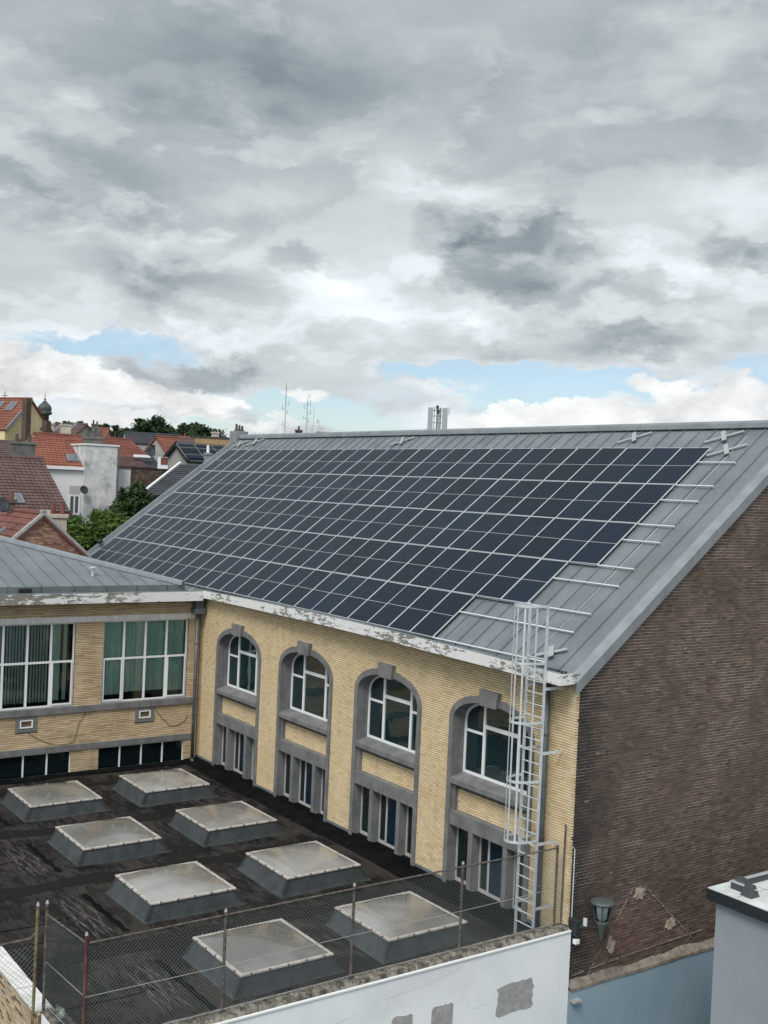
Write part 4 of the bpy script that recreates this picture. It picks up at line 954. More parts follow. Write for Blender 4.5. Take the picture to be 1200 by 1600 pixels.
M['felt_dusty_highlight'] = surf('felt_dusty_highlight', (0.018, 0.016, 0.015), (0.080, 0.072, 0.065), 5, 0.85, bump_s=0.4, fine=30)  # dusty paler felt, with the crease highlights put into the colour
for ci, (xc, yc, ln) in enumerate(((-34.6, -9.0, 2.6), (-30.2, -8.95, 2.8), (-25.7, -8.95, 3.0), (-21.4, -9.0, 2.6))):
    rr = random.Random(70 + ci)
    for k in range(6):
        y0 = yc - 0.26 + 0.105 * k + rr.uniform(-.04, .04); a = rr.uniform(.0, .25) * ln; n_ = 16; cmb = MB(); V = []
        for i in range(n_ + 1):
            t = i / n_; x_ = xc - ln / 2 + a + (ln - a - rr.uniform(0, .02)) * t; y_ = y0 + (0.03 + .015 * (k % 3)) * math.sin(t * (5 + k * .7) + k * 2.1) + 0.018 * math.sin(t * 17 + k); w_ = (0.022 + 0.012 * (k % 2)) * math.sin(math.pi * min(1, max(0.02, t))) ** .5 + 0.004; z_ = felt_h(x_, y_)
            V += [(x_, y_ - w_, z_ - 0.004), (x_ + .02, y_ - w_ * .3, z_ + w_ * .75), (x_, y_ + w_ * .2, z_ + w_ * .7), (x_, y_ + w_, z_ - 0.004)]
        cmb.add(V, [(i * 4 + j, i * 4 + 4 + j, i * 4 + 5 + j, i * 4 + 1 + j) for i in range(n_) for j in range(3)]); cmb.build('felt_crease', M['felt_dusty_highlight'], flat, smooth=True)

wl = MB(); wl.box(TX - 0.30, TX, TY + 0.3, -0.02, GZ, 0.46); wl.build('white_wall', M['white_wall'], flat)
wl2 = MB(); wl2.box(XI, -20.42, TY, TY + 0.26, GZ, 0.42); wl2.build('yellow_side_wall', M['mortar_dark'], flat)
qs = lay_bricks(None, -27, -20.43, -3.0, 55, L, H, J, lambda z: [], None, 12); brick_mesh('brick_courses', qs, ((0, TY - 0.004, 0), (1, 0, 0), (0, 0, 1), (0, -1, 0)), M['wing_brick'], flat)
wl3 = MB(); wl3.box(-20.40, TX - 0.302, TY + 0.05, TY + 0.35, GZ, 0.44); wl3.build('white_wall', M['white_wall'], flat)
# tiled coping on the side wall
x = -29.0
while x < -20.5:
    MB().box(x, x + 0.245, TY - 0.06, TY + 0.30, 0.425, 0.475).build('coping_tile', M['stone_light'], flat, bevel=0.006); x += 0.25
blob_patch((TY - 0.0, 0.0), 0.01, 0.01, 3, -21.2, 'paint_spot', M['curtain'], flat, 0.01)
# rough mossy coping over the white wall: a lumpy strip
def coping(P0, P1, width_dir, w, z0, name):
    P0, P1 = Vector(P0), Vector(P1); wd = Vector(width_dir); n_ = int((P1 - P0).length / 0.045); m_ = 9; V = []; Fc = []
    rr = random.Random(8)
    for i in range(n_ + 1):
        p = P0.lerp(P1, i / n_)
        for j in range(m_ + 1):
            t_ = j / m_; prof = 0.075 * math.sin(math.pi * min(1, t_ * 1.15 + 0.1)) if 0 < t_ < 1 else 0.0
            hgt = z0 + prof + (rr.uniform(-.022, .028) if 0 < j < m_ else 0) 
            edge = rr.uniform(-.012, .012) if j == m_ else 0
            V.append(p + wd * (w * t_ + edge) + Vector((0, 0, hgt)))
    for i in range(n_):
        for j in range(m_): q = i * (m_ + 1) + j; Fc.append((q, q + m_ + 1, q + m_ + 2, q + 1))
    mb = MB().add(V, Fc); return mb.build(name, M['moss'], flat)
coping((TX - 0.02, TY + 0.3, 0), (TX - 0.02, -0.02, 0), (-1, 0, 0), 0.50, 0.465, 'mossy_coping')
coping((-20.4, TY + 0.06, 0), (TX - 0.45, TY + 0.06, 0), (0, 1, 0), 0.40, 0.445, 'mossy_coping')
MB().box(TX - 0.03, TX + 0.025, TY + 0.3, -0.02, 0.425, 0.475).build('coping_edge', M['white_frame'], flat, bevel=0.01)
MB().box(TX - 0.55, TX - 0.302, TY + 0.36, -0.02, -0.1, 0.44).build('parapet_inside', M['bitumen_shadow_black'], flat)
for i, (yc, zc_, ry, rz) in enumerate(((-1.67, -0.71, 0.53, 0.33), (-3.74, -0.78, 0.28, 0.36), (-4.80, -0.72, 0.27, 0.33))):
    blob_patch((yc, zc_), ry, rz, 50 + i, TX - 0.012, 'cement_patch', M['cement'], flat, 0.02, corners=36, square=0.07)
cr = MB()
for (y0, z0, y1, z1) in ((-5.3, 0.05, -4.1, 0.12), (-4.1, 0.12, -3.3, 0.28), (-7.0, -0.3, -6.0, -0.1), (-2.9, -.7, -2.4, -.68)):
    P = [(TX + 0.001, y0 + (y1 - y0) * i / 9, z0 + (z1 - z0) * i / 9 + r2.uniform(-.02, .02)) for i in range(10)]; cr.path(P, 0.0022, 4)
cr.build('wall_crack', M['cement'], flat, kind='stuff')

# ================================================================== SKYLIGHTS
SX = [-35.68 + 4.475 * k for k in range(4)]; SY = (-7.71, -4.00); SS = 2.2
def skylight(x0, y0, label):
    x1, y1 = x0 + SS, y0 + SS; zt = 0.40
    t_ = thing('skylight', label, 'skylight', ((x0 + x1) / 2, (y0 + y1) / 2, 0), 'dome skylights on the black flat roof')
    bx0, bx1, by0, by1 = x0 - 0.12, x1 + 0.10, y0 - 0.21, y1 + 0.33; zb = -0.02
    T = [(x0, y0), (x1, y0), (x1, y1), (x0, y1)]; B = [(bx0, by0), (bx1, by0), (bx1, by1), (bx0, by1)]
    cu = MB(); mid = []
    for (t, b_) in zip(T, B): mid.append((t[0] + (b_[0] - t[0]) * .80, t[1] + (b_[1] - t[1]) * .80, zt * 0.16))
    V = [(t[0], t[1], zt) for t in T] + mid + [(b_[0] + (b_[0] - t[0]) * .10, b_[1] + (b_[1] - t[1]) * .10, zb) for (t, b_) in zip(T, B)]
    Fc = []
    for i in range(4):
        j = (i + 1) % 4; Fc += [(4 + i, 4 + j, j, i), (8 + i, 8 + j, 4 + j, 4 + i)]
    cu.add(V, Fc); cu.build('curb', M['curb'], t_)
    for i in (0, 1, 2, 3):
        cc = MB()
        a, b_ = Vector(V[i]), Vector(V[4 + i]); u = Vector((V[(i + 1) % 4][0] - V[i][0], V[(i + 1) % 4][1] - V[i][1], 0)).normalized(); w_ = Vector((V[i - 1][0] - V[i][0], V[i - 1][1] - V[i][1], 0)).normalized()
        out = Vector((-(u + w_).x, -(u + w_).y, 0)).normalized() * 0.006
        cc.add([a + out, b_ + out, b_ + u * .10 + out, a + u * .10 + out], [(0, 1, 2, 3)]); cc.add([a + out, a + w_ * .10 + out, b_ + w_ * .10 + out, b_ + out], [(0, 1, 2, 3)])
        cc.build('corner_strip', M['curb_corner'], t_)
    rm = MB(); e = 0.03; q = 0.06
    rm.box(x0 - e, x1 + e, y0 - e, y0 + q, zt, zt + .05); rm.box(x0 - e, x1 + e, y1 - q, y1 + e, zt, zt + .05); rm.box(x0 - e, x0 + q, y0 + q, y1 - q, zt, zt + .05); rm.box(x1 - q, x1 + e, y0 + q, y1 - q, zt, zt + .05)
    rm.build('rim', M['dome_rim'], t_, bevel=0.012)
    N = 16; V = []; Fc = []
    for j in range(N + 1):
        for i in range(N + 1):
            u, v = i / N, j / N; h = (4 * u * (1 - u)) ** 0.55 * (4 * v * (1 - v)) ** 0.55
            V.append((x0 + .05 + (SS - .1) * u, y0 + .05 + (SS - .1) * v, zt + 0.045 + 0.17 * h))
    for j in range(N):
        for i in range(N): p = j * (N + 1) + i; Fc.append((p, p + 1, p + N + 2, p + N + 1))
    MB().add(V, Fc).build('dome', M['acrylic'], t_, smooth=True)
    cl = MB()
    for k in range(5):
        u = (k + .5) / 5
        for (cx_, cy_) in ((x0 + SS * u, y0 - e), (x0 + SS * u, y1 + e), (x0 - e, y0 + SS * u), (x1 + e, y0 + SS * u)): cl.box(cx_ - .017, cx_ + .017, cy_ - .017, cy_ + .017, zt + .01, zt + .062)
    cl.build('clips', M['clip'], t_, kind='stuff')
    return t_
LBL = {(3, 0): 'skylight nearest the fence corner, behind the two middle fence posts', (3, 1): 'skylight beside the foot of the caged ladder, behind the fence',
       (2, 0): 'skylight of the outer row, second from the fence', (2, 1): 'skylight in the row along the arched windows, second from the ladder',
       (1, 0): 'skylight of the outer row, third from the fence, wrinkled felt beside it', (1, 1): 'skylight in the row along the arched windows, third from the ladder',
       (0, 0): 'skylight under the vertical blind window of the wing', (0, 1): 'skylight in the inner corner, under the green curtained window'}
proto = None
for i in range(4):
    for j in range(2):
        if proto is None: proto = skylight(SX[0], SY[0], LBL[(0, 0)])
        else: copy_tree(proto, (SX[i] - SX[0], SY[j] - SY[0], 0), LBL[(i, j)])

# ================================================================== FENCES
def chain(P0, P1, z0, z1, parent, pitch=0.080, r=0.0019):
    P0, P1 = Vector(P0), Vector(P1); d = P1 - P0; Ln = d.length; u = d.normalized(); nrm = Vector((-u.y, u.x, 0)); h = z1 - z0; mb = MB()
    n = int((Ln + h) / pitch)
    for sgn in (0, 1):
        for k in range(n):
            a = k * pitch - h if sgn == 0 else k * pitch
            pts = [(a, 0.0), (a + h, h)] if sgn == 0 else [(a, 0.0), (a - h, h)]
            (ua, va), (ub, vb) = pts
            lo, hi = (ua, ub) if ua < ub else (ub, ua)
            if hi <= 0 or lo >= Ln: continue
            def clip(t): return max(0.0, min(Ln, t))
            fa = (clip(ua) - ua) / (ub - ua); fb_ = (clip(ub) - ua) / (ub - ua)
            p = P0 + u * clip(ua) + Vector((0, 0, z0 + h * fa)) + nrm * (0.0025 * (1 if sgn else -1)); q = P0 + u * clip(ub) + Vector((0, 0, z0 + h * fb_)) + nrm * (0.0025 * (1 if sgn else -1))
            if (q - p).length > 0.03:
                # slight sag and bulge, so that the mesh is not ruler straight
                m1 = p.lerp(q, .35) + nrm * 0.02 * math.sin((p.x + p.y) * 2); m2 = p.lerp(q, .7) + nrm * 0.015 * math.sin((p.x + p.y) * 3.1)
                mb.path([p, m1, m2, q], r, 3, caps=False)
    return mb.build('wire_mesh', M['wire'], parent, kind='stuff')
FX = -18.68
fence = thing('chain_link_fence', 'rusty chain link fence along the mossy edge of the black roof', 'fence', (FX, -6, 0.5))
for i, yy in enumerate((-11.55, -8.85, -5.95, -3.12, -0.30)):
    top = 2.42 if i else 2.50
    MB().tube((FX, yy, 0.42), (FX, yy, top), 0.030, n=10).build('post', M['rust_red' if i == 0 else 'rust'], fence, smooth=False)
    MB().tube((FX, yy, top), (FX, yy, top + .05), 0.033, 0.02, n=10).build('post_cap', M['wire_light'], fence)
MB().tube((-18.72, -0.05, 0.45), (-18.70, -0.05, 2.85), 0.022, n=6).build('end_post', M['rust'], fence)
MB().path([(FX + .02, -11.5, 2.36), (FX + .02, -5.95, 2.37), (FX + .02, -0.30, 2.36)], 0.020, 8).build('top_rail', M['rust'], fence)
for zz in (1.42, 0.60): MB().path([(FX + .03, -11.55, zz), (FX + .03, -8.85, zz - .02), (FX + .03, -5.95, zz), (FX + .03, -3.12, zz - .02), (FX + .03, -0.06, zz)], 0.006, 5).build('tension_wire', M['wire_light'], fence)
chain((FX, -11.53, 0), (FX, -0.06, 0), 0.56, 2.37, fence)
C2 = (-20.42, -11.66)
MB().tube((C2[0], C2[1], 0.42), (C2[0], C2[1], 2.50), 0.032, n=10).build('post', M['rust'], fence); MB().tube((C2[0], C2[1], 2.50), (C2[0], C2[1], 2.56), 0.036, 0.02, n=10).build('post_cap', M['wire_light'], fence)
MB().path([(C2[0], C2[1], 2.30), (FX, -11.55, 2.36)], 0.018, 8).build('top_rail', M['rust'], fence)
for zz in (1.42, 0.62): MB().path([(C2[0], C2[1], zz), (FX, -11.55, zz)], 0.006, 5).build('tension_wire', M['wire_light'], fence)
chain((C2[0], C2[1], 0), (FX, -11.55, 0), 0.56, 2.32, fence, 0.055)
fence2 = thing('side_fence', 'leaning chain link fence left of the yellow stained post', 'fence', (-20.46, -13.5, 0))
MB().tube((-20.46, -11.86, -1.5), (-20.40, -11.84, 2.5), 0.030, n=10).build('post', M['rust_yellow'], fence2); MB().tube((-20.40, -11.84, 2.5), (-20.40, -11.84, 2.56), 0.036, .02, n=10).build('post_cap', M['wire_light'], fence2)
MB().path([(-20.42, -11.86, 1.98), (-20.42, -11.95, 1.90), (-20.44, -13.2, 1.86), (-20.46, -16.0, 1.84)], 0.024, 8).build('top_rail', M['rust'], fence2)
MB().path([(-20.44, -11.86, 1.0), (-20.46, -16.0, .95)], 0.006, 5).build('tension_wire', M['wire_light'], fence2)
chain((-20.45, -16.0, 0), (-20.45, -11.86, 0), -1.2, 1.88, fence2, 0.10, 0.003)
# crumpled sheet of plastic caught on the corner, as in the photograph
mb = MB(); rr = random.Random(11); P = []
for i in range(5):
    for j in range(4): P.append((-19.95 + 0.09 * i + rr.uniform(-.03, .03), -11.58 + rr.uniform(-.05, .05), 0.55 + 0.09 * j + rr.uniform(-.03, .03)))
mb.add(P, [(i * 4 + j, i * 4 + j + 1, (i + 1) * 4 + j + 1, (i + 1) * 4 + j) for i in range(4) for j in range(3)])
tag(mb.build('plastic_bag', surf('bag', (0.16, 0.21, 0.19), (0.36, 0.42, 0.40), 9, 0.35)), 'crumpled grey green plastic caught on the mossy corner of the fence', 'plastic bag')
# courtyard below the side fence
MB().box(-24.5, -22.6, -13.9, -12.6, GZ, GZ + 1.2)
cv = thing('parked_van', 'pale blue grey vehicle roof seen low behind the side fence', 'vehicle', (-24.3, -13.9, -2.6))
MB().prism([(-27.0, -14.6, -3.9), (-22.9, -14.6, -3.9), (-22.7, -14.6, -3.0), (-23.4, -14.6, -2.2), (-26.8, -14.6, -2.1), (-27.1, -14.6, -2.6)], (0, 1.75, 0)).build('body', surf('van_paint', (0.34, 0.40, 0.50), (0.40, 0.46, 0.55), 2, 0.3), cv, bevel=0.12)
MB().prism([(-23.36, -14.5, -2.22), (-22.72, -14.5, -2.94), (-22.70, -12.97, -2.94), (-23.34, -12.97, -2.22)], (0.02, 0, 0.03)).build('windscreen', M['black'], cv)
for (wx, wy) in ((-23.7, -14.6), (-26.2, -14.6), (-23.7, -13.05), (-26.2, -13.05)): MB().path([(wx, wy, -3.95), (wx, wy + .2, -3.95)], 0.33, 14).build('wheel', M['black'], cv)
MB().box(-30, -20.6, -20, TY - 0.3, GZ, -4.25).build('yard_paving', M['bitumen'], kind='structure')

# ================================================================== BLUE WALL, LAMP, GREY BOX
bw = thing('blue_wall', 'smooth pale blue rendered wall at the foot of the brown gable', 'wall', (-18.3, 4, GZ))
MB().box(-18.52, -18.385, 0.0, 12.0, GZ, -0.98).build('render', M['blue_wall'], bw)
mb = MB(); V = []; n_ = 160; rr = random.Random(5)
for i in range(n_ + 1):
    yy = 0.02 + 12 * i / n_; wv = 0.03 * math.sin(yy * 1.9) + 0.02 * math.sin(yy * 4.7 + 1); V += [(-18.545, yy, -0.80 + wv + rr.uniform(-.012, .012)), (-18.47 + rr.uniform(-.008, .008), yy, -0.85 + wv * .6 + rr.uniform(-.008, .01)), (-18.375 + rr.uniform(-.004, .006), yy, -0.92 + rr.uniform(-.008, .008)), (-18.368, yy, -0.99 + wv * .3 + rr.uniform(-.006, .006))]
mb.add(V, [(i * 4 + j, i * 4 + 4 + j, i * 4 + 5 + j, i * 4 + 1 + j) for i in range(n_) for j in range(3)])
mb.build('weathered_ledge', M['ledge'], bw)
MB().box(-18.385, -18.25, 0.05, 0.30, -1.22, -1.17).build('pipe_stub', M['cement'], bw)

LC = Vector((-18.12, 0.68, 0.0))
lp = thing('wall_lamp', 'dark green cone shaped wall lantern beside the corner of the white wall', 'street lamp', (LC.x, 0.0, 0.6))
mb = MB(); mb.lathe((LC.x, LC.y, 0), [(0.05, 1.165), (0.22, 1.145), (0.285, 1.115), (0.295, 1.085), (0.27, 1.06), (0.05, 1.06)][::-1], 28); mb.build('hood', M['lamp_green'], lp, smooth=True)
mb = MB(); mb.lathe((LC.x, LC.y, 0), [(0.125, 0.62), (0.15, 0.70), (0.215, 1.04), (0.21, 1.05)], 24); mb.build('glass_shade', M['clear'], lp, smooth=True)
for k in range(4):
    a = math.pi / 4 + k * math.pi / 2; ca, sa = math.cos(a), math.sin(a)
    MB().tube((LC.x + .225 * ca, LC.y + .225 * sa, 1.06), (LC.x + .135 * ca, LC.y + .135 * sa, 0.60), 0.019, n=6).build('rib', M['lamp_green'], lp)
mb = MB(); mb.lathe((LC.x, LC.y, 0), [(0.02, 0.14), (0.045, 0.20), (0.115, 0.52), (0.15, 0.62), (0.15, 0.66), (0.04, 0.66)], 20); mb.build('base_cone', M['lamp_green'], lp, smooth=True)
mb = MB(); mb.lathe((LC.x, LC.y, 0), [(0.085, 0.66), (0.10, 0.72), (0.15, 1.0), (0.15, 1.04), (0.05, 1.05)], 18); mb.build('pale_core', M['white_frame'], lp, smooth=True)  # pale cone added inside to give the clear glass a whitish, lit look
MB().path([(LC.x, LC.y - 0.10, 0.50), (-18.2, 0.30, 0.56), (-18.3, 0.10, 0.56)], 0.03, 8).build('arm', M['dark_metal'], lp)
MB().box(-18.53, -18.27, 0.005, 0.16, 0.35, 0.72).build('wall_plate', M['dark_metal'], lp, bevel=0.015)
MB().tube((-18.25, 0.27, 0.58), (-18.25, 0.27, 0.74), 0.055, 0.05, n=12).build('sensor', M['alu_white'], lp)
MB().box(-18.38, -18.27, 0.02, 0.15, 0.16, 0.27).build('junction_box', M['white_frame'], lp, bevel=0.01)

BX0, BY0, BZ = -15.86, 1.53, 2.0
gb_ = thing('grey_box_building', 'smooth grey flat roofed box building with black fascia in the near corner', 'building', (-12, 6, GZ))
mb = MB(); mb.box(BX0 + 0.16, BX0 + 9, BY0 + 0.14, BY0 + 9, GZ, BZ - 0.25); mb.build('wall', M['grey_wall'], gb_)
mb = MB(); e = 0.03
mb.box(BX0, BX0 + 9.1, BY0, BY0 + e, BZ - 0.25, BZ); mb.box(BX0, BX0 + e, BY0 + e, BY0 + 9.1, BZ - 0.25, BZ); mb.box(BX0 + e, BX0 + 9.1, BY0 + e, BY0 + 9.1, BZ - 0.25, BZ - 0.02); mb.build('fascia', M['black_fascia'], gb_)
MB().box(BX0 + 0.01, BX0 + 9.08, BY0 + 0.01, BY0 + 9.08, BZ - 0.015, BZ + 0.018).build('roof_membrane', M['pale_roof'], gb_)
for (x0, y0, x1, y1) in ((BX0 + .75, BY0 + .1, BX0 + .75, BY0 + 9), (BX0 + .1, BY0 + 1.05, BX0 + 9, BY0 + 1.05)):
    MB().box(min(x0, x1) - .012, max(x0, x1) + .012, min(y0, y1) - .012, max(y0, y1) + .012, BZ + .018, BZ + .03).build('membrane_seam', M['grey_frame'], gb_)
kb = MB(); kb.box(BX0 + 0.30, BX0 + 0.36, BY0 + 0.42, BY0 + 9, BZ + .02, BZ + .17); kb.box(BX0 + .36, BX0 + 0.95, BY0 + 0.42, BY0 + 0.48, BZ + .02, BZ + .17); kb.build('upstand_frame', M['rubber_block'], gb_)
kb = MB(); kb.box(BX0 + 0.28, BX0 + 0.38, BY0 + 0.40, BY0 + 9, BZ + .17, BZ + .19); kb.box(BX0 + .38, BX0 + 0.97, BY0 + 0.40, BY0 + 0.50, BZ + .17, BZ + .19); kb.build('frame_rail', M['alu'], gb_)
for (wx, wy) in ((BX0 + 0.82, BY0 + 0.40), (BX0 + 0.42, BY0 + 0.62)):
    mb = MB(); a, c2 = 0.15, 0.085
    mb.add([(wx - a, wy - a, BZ + .02), (wx + a, wy - a, BZ + .02), (wx + a, wy + a, BZ + .02), (wx - a, wy + a, BZ + .02), (wx - c2, wy - c2, BZ + .26), (wx + c2, wy - c2, BZ + .26), (wx + c2, wy + c2, BZ + .26), (wx - c2, wy + c2, BZ + .26)], [(0, 3, 2, 1), (4, 5, 6, 7), (0, 1, 5, 4), (1, 2, 6, 5), (2, 3, 7, 6), (3, 0, 4, 7)])
    mb.build('ballast_block', M['rubber_block'], gb_, bevel=0.012)
# ================================================================== TOWN BEHIND
def proj(P):
    q = Vector(P) - CAM; X, Y, Z = cx.dot(q), cy.dot(q), cz.dot(q)
    return 600 + FPX * X / Z, 800 + FPX * Y / Z
def level_dirs(px):
    d = ray(px, 740); f = Vector((d.x, d.y, 0)).normalized(); return Vector((f.y, -f.x, 0)), f
def z_for(P, py):
    a = Vector((P.x, P.y, 0)); b_ = Vector((P.x, P.y, 10)); ya, yb = proj(a)[1], proj(b_)[1]
    return 10 * (py - ya) / (yb - ya)
def tiled_slope(E0, E1, R0, R1, mat, parent, name='roof', course=0.33, col=0.0, wave=0.03, thick=0.12):
    "roof slope of stepped courses (and rolls along them when col is set) over a slab"
    E0, E1, R0, R1 = map(Vector, (E0, E1, R0, R1)); Ls = ((R0 - E0).length + (R1 - E1).length) / 2; nc = max(3, int(Ls / course))
    nrm = (E1 - E0).cross(R0 - E0).normalized()
    if nrm.z < 0: nrm = -nrm
    wid = (E1 - E0).length; m_ = max(1, int(wid / col) * 4) if col else 1
    mb = MB(); V = []; Fc = []
    for c in range(nc):
        for (t, lift) in ((c / nc, 0.05), ((c + 1) / nc, 0.012)):
            a = E0.lerp(R0, t); b_ = E1.lerp(R1, t)
            for j in range(m_ + 1):
                w = wave * (0.5 + 0.5 * math.sin(2 * math.pi * j / 4)) if col else 0
                V.append(a.lerp(b_, j / m_) + nrm * (lift + w))
    for c in range(nc):
        o = c * 2 * (m_ + 1)
        for j in range(m_):
            Fc.append((o + j, o + j + 1, o + m_ + 2 + j, o + m_ + 1 + j))
            if c: p = o - (m_ + 1); Fc.append((p + j, p + j + 1, o + j + 1, o + j))
    mb.add(V, Fc)
    S = [E0 - nrm * thick, E1 - nrm * thick, R1 - nrm * thick, R0 - nrm * thick, E0 + nrm * .045, E1 + nrm * .045, R1 + nrm * .008, R0 + nrm * .008]
    mb.add(S, [(0, 3, 2, 1), (0, 1, 5, 4), (1, 2, 6, 5), (3, 0, 4, 7)])
    return mb.build(name, mat, parent)
class House: pass
def house(name, label, cat, px, py, D, a, w, Ln, py_ridge, wall, roof, flip=False, col=0.0, course=0.33, over=0.18, ridge_tiles=True, group=None):
    h = House(); r_, f_ = level_dirs(px); A = R_(a)
    if flip: n = -r_ * math.cos(A) + f_ * math.sin(A); e = r_ * math.sin(A) + f_ * math.cos(A)
    else: n = r_ * math.cos(A) + f_ * math.sin(A); e = -r_ * math.sin(A) + f_ * math.cos(A)
    C = at(px, py, D); ap = C + n * w / 2; zr = z_for(ap, py_ridge); ap = Vector((ap.x, ap.y, zr)); D2 = C + n * w
    h.n, h.e, h.C, h.ap, h.w, h.L = n, e, C, ap, w, Ln
    h.root = thing(name, label, cat, (C.x, C.y, GZ), group)
    G = lambda p: Vector((p.x, p.y, GZ))
    base = [G(C), G(D2), D2, ap - Vector((0, 0, .1)), C]
    sl = (ap - C).normalized()
    h.wall = MB().prism([p - e * 0 for p in base], e * Ln).build('walls', M[wall], h.root)
    dn = sl * -over
    h.slope = tiled_slope(C + dn - e * over, C + dn + e * Ln, ap - e * over, ap + e * Ln, M[roof], h.root, 'roof', course, col)
    sl2 = (ap - D2).normalized() * -over
    tiled_slope(D2 + sl2 - e * over, D2 + sl2 + e * Ln, ap - e * over, ap + e * Ln, M[roof], h.root, 'roof', course, 0)
    if ridge_tiles: MB().path([ap - e * over + Vector((0, 0, .03)), ap + e * Ln + Vector((0, 0, .03))], 0.12, 8).build('ridge', M[roof], h.root)
    h.sn = e.cross(sl); h.sn = h.sn if h.sn.z > 0 else -h.sn; h.sl = sl
    def on_slope(u, v): return C + e * (Ln * u) + (ap - C) * v
    h.at = on_slope
    def velux(u, v, w_=0.8, h_=1.1):
        P = on_slope(u, v); m = MB(); m.obox(P + h.sn * .10, e * w_ / 2, sl * h_ / 2, h.sn * .05)
        k = m.build('roof_window', M['zinc_light'], h.root); MB().obox(P + h.sn * .152, e * (w_ / 2 - .09), sl * (h_ / 2 - .09), h.sn * .004).build('pane', M['skyglass'], k)
    h.velux = velux
    return h
M['skyglass'] = plain('skyglass', (0.10, 0.12, 0.13), 0.08, 0.0, 0.9)
def block(name, label, cat, px0, px1, py, D, depth, mat, skew=0.0, z_bot=None, parent=None, cap=None, capm=None):
    "upright box whose front runs between two photograph columns at distance D"
    A, B_ = at(px0, py, D), at(px1, py + 0.045 * (px1 - px0) * 0, D + skew); B_.z = A.z; zb = GZ if z_bot is None else z_bot
    u = (B_ - A); u.z = 0; back = Vector((-u.y, u.x, 0)).normalized()
    if back.dot(A - CAM) < 0: back = -back
    root = thing(name, label, cat, (A.x, A.y, zb)) if parent is None else parent
    a0, b0 = Vector((A.x, A.y, zb)), Vector((B_.x, B_.y, zb))
    o = MB().prism([a0, b0, b0 + back * depth, a0 + back * depth], (0, 0, A.z - zb)).build('walls' if parent is None else name, M[mat], root)
    if cap:
        t = cap; e_ = u.normalized() * 0.06; MB().prism([A - e_ - back * .06, B_ + e_ - back * .06, B_ + e_ + back * (depth + .06), A - e_ + back * (depth + .06)], (0, 0, t)).build('coping', M[capm or 'stone'], root)
    return root, A, B_, u.normalized(), back
def chimney(px, py_top, py_bot, D, wid, mat, label, pots=2, deep=None, pot_m='tile_rust'):
    P = at(px, py_top, D); zb = at(px, py_bot, D).z - 0.5; r_, f_ = level_dirs(px); t_ = thing('chimney', label, 'chimney', (P.x, P.y, zb))
    dp_ = deep or wid * .8
    MB().obox((P.x, P.y, (P.z + zb) / 2), r_ * wid / 2, f_ * dp_ / 2, (0, 0, (P.z - zb) / 2)).build('stack', M[mat], t_)
    MB().obox((P.x, P.y, P.z + .02), r_ * (wid / 2 + .07), f_ * (dp_ / 2 + .07), (0, 0, .08)).build('cap', M[mat], t_)
    for k in range(pots):
        q = P + r_ * wid * ((k + .5) / pots - .5); MB().tube((q.x, q.y, P.z + .1), (q.x, q.y, P.z + .1 + rnd.uniform(.35, .6)), 0.12, 0.10, n=10).build('pot', M[pot_m], t_)
    return t_
def dish(px, py, D, r, mat, label, face=None):
    P = at(px, py, D); r_, f_ = level_dirs(px); ax = (Vector(face) if face else (-f_ + r_ * .5 + Vector((0, 0, .45)))).normalized()
    t_ = thing('satellite_dish', label, 'satellite dish', P)
    u = ax.cross(Vector((0, 0, 1))).normalized(); w_ = u.cross(ax); V = []; Fc = []; n_ = 20; rings = 4
    for i in range(rings + 1):
        for k in range(n_):
            a = 2 * math.pi * k / n_; rr_ = r * i / rings; V.append(P + u * rr_ * math.cos(a) + w_ * rr_ * math.sin(a) + ax * (0.25 * r * (i / rings) ** 2))
    for i in range(rings):
        for k in range(n_): Fc.append((i * n_ + k, i * n_ + (k + 1) % n_, (i + 1) * n_ + (k + 1) % n_, (i + 1) * n_ + k))
    o = MB().add(V, Fc).build('reflector', M[mat], t_, smooth=True); s_ = o.modifiers.new('skin', 'SOLIDIFY'); s_.thickness = 0.02
    MB().path([P - w_ * r * .9 + ax * .2 * r, P - w_ * r * .35 + ax * r * .9], 0.02, 5).build('feed_arm', M['dark_metal'], t_); MB().path([P - ax * .02, P - ax * 0.35], 0.035, 6).build('mount', M['dark_metal'], t_)

# near left gable of red brick
h = house('red_tile_house', 'red tiled house with worn brick gable just behind the wing roof', 'house', -15, 872, 50, 18, 4.35, 9.5, 804, 'mortar_gable', 'tile_red', col=0.30, course=0.36)
gbk = lay_bricks(None, 0.0, h.w, h.C.z - 2.5, 70, 0.225, 0.078, (0.012, 0.012), lambda z: [(-1, (z - h.C.z) / (h.ap.z - h.C.z) * h.w / 2 + .06), (h.w - (z - h.C.z) / (h.ap.z - h.C.z) * h.w / 2 - .06, h.w + 1)] if z > h.C.z else [], None, 31, 0.02)
brick_wall(gbk, (Vector((h.C.x, h.C.y, 0)) - h.e * 0.03, h.n, (0, 0, 1), -h.e), 0.225, 0.078, (0.012, 0.012), M['red_brick'], h.wall)
cp = MB()
for (p, q) in ((h.C, h.ap), (h.C + h.n * h.w, h.ap)):
    d = (h.ap - Vector(p)).normalized(); cp.obox((Vector(p) + h.ap) / 2 - h.e * .10 + Vector((0, 0, .06)), (h.ap - Vector(p)) / 2, h.e * .10, d.cross(h.e) * .06)
cp.build('gable_coping', M['cement'], h.root)
h.velux(0.20, 0.35, 0.25, 1.4)
P = h.ap - h.e * .08; MB().obox(P + Vector((0, 0, .08)), h.n * .10, h.e * .10, (0, 0, .12)).build('ridge_end', M['cement'], h.root)
chimney(90, 806, 835, 55, 0.85, 'cream_old', 'weathered chimney with two red pots between the red tiled roof and the green bush', 2, pot_m='tile_red')
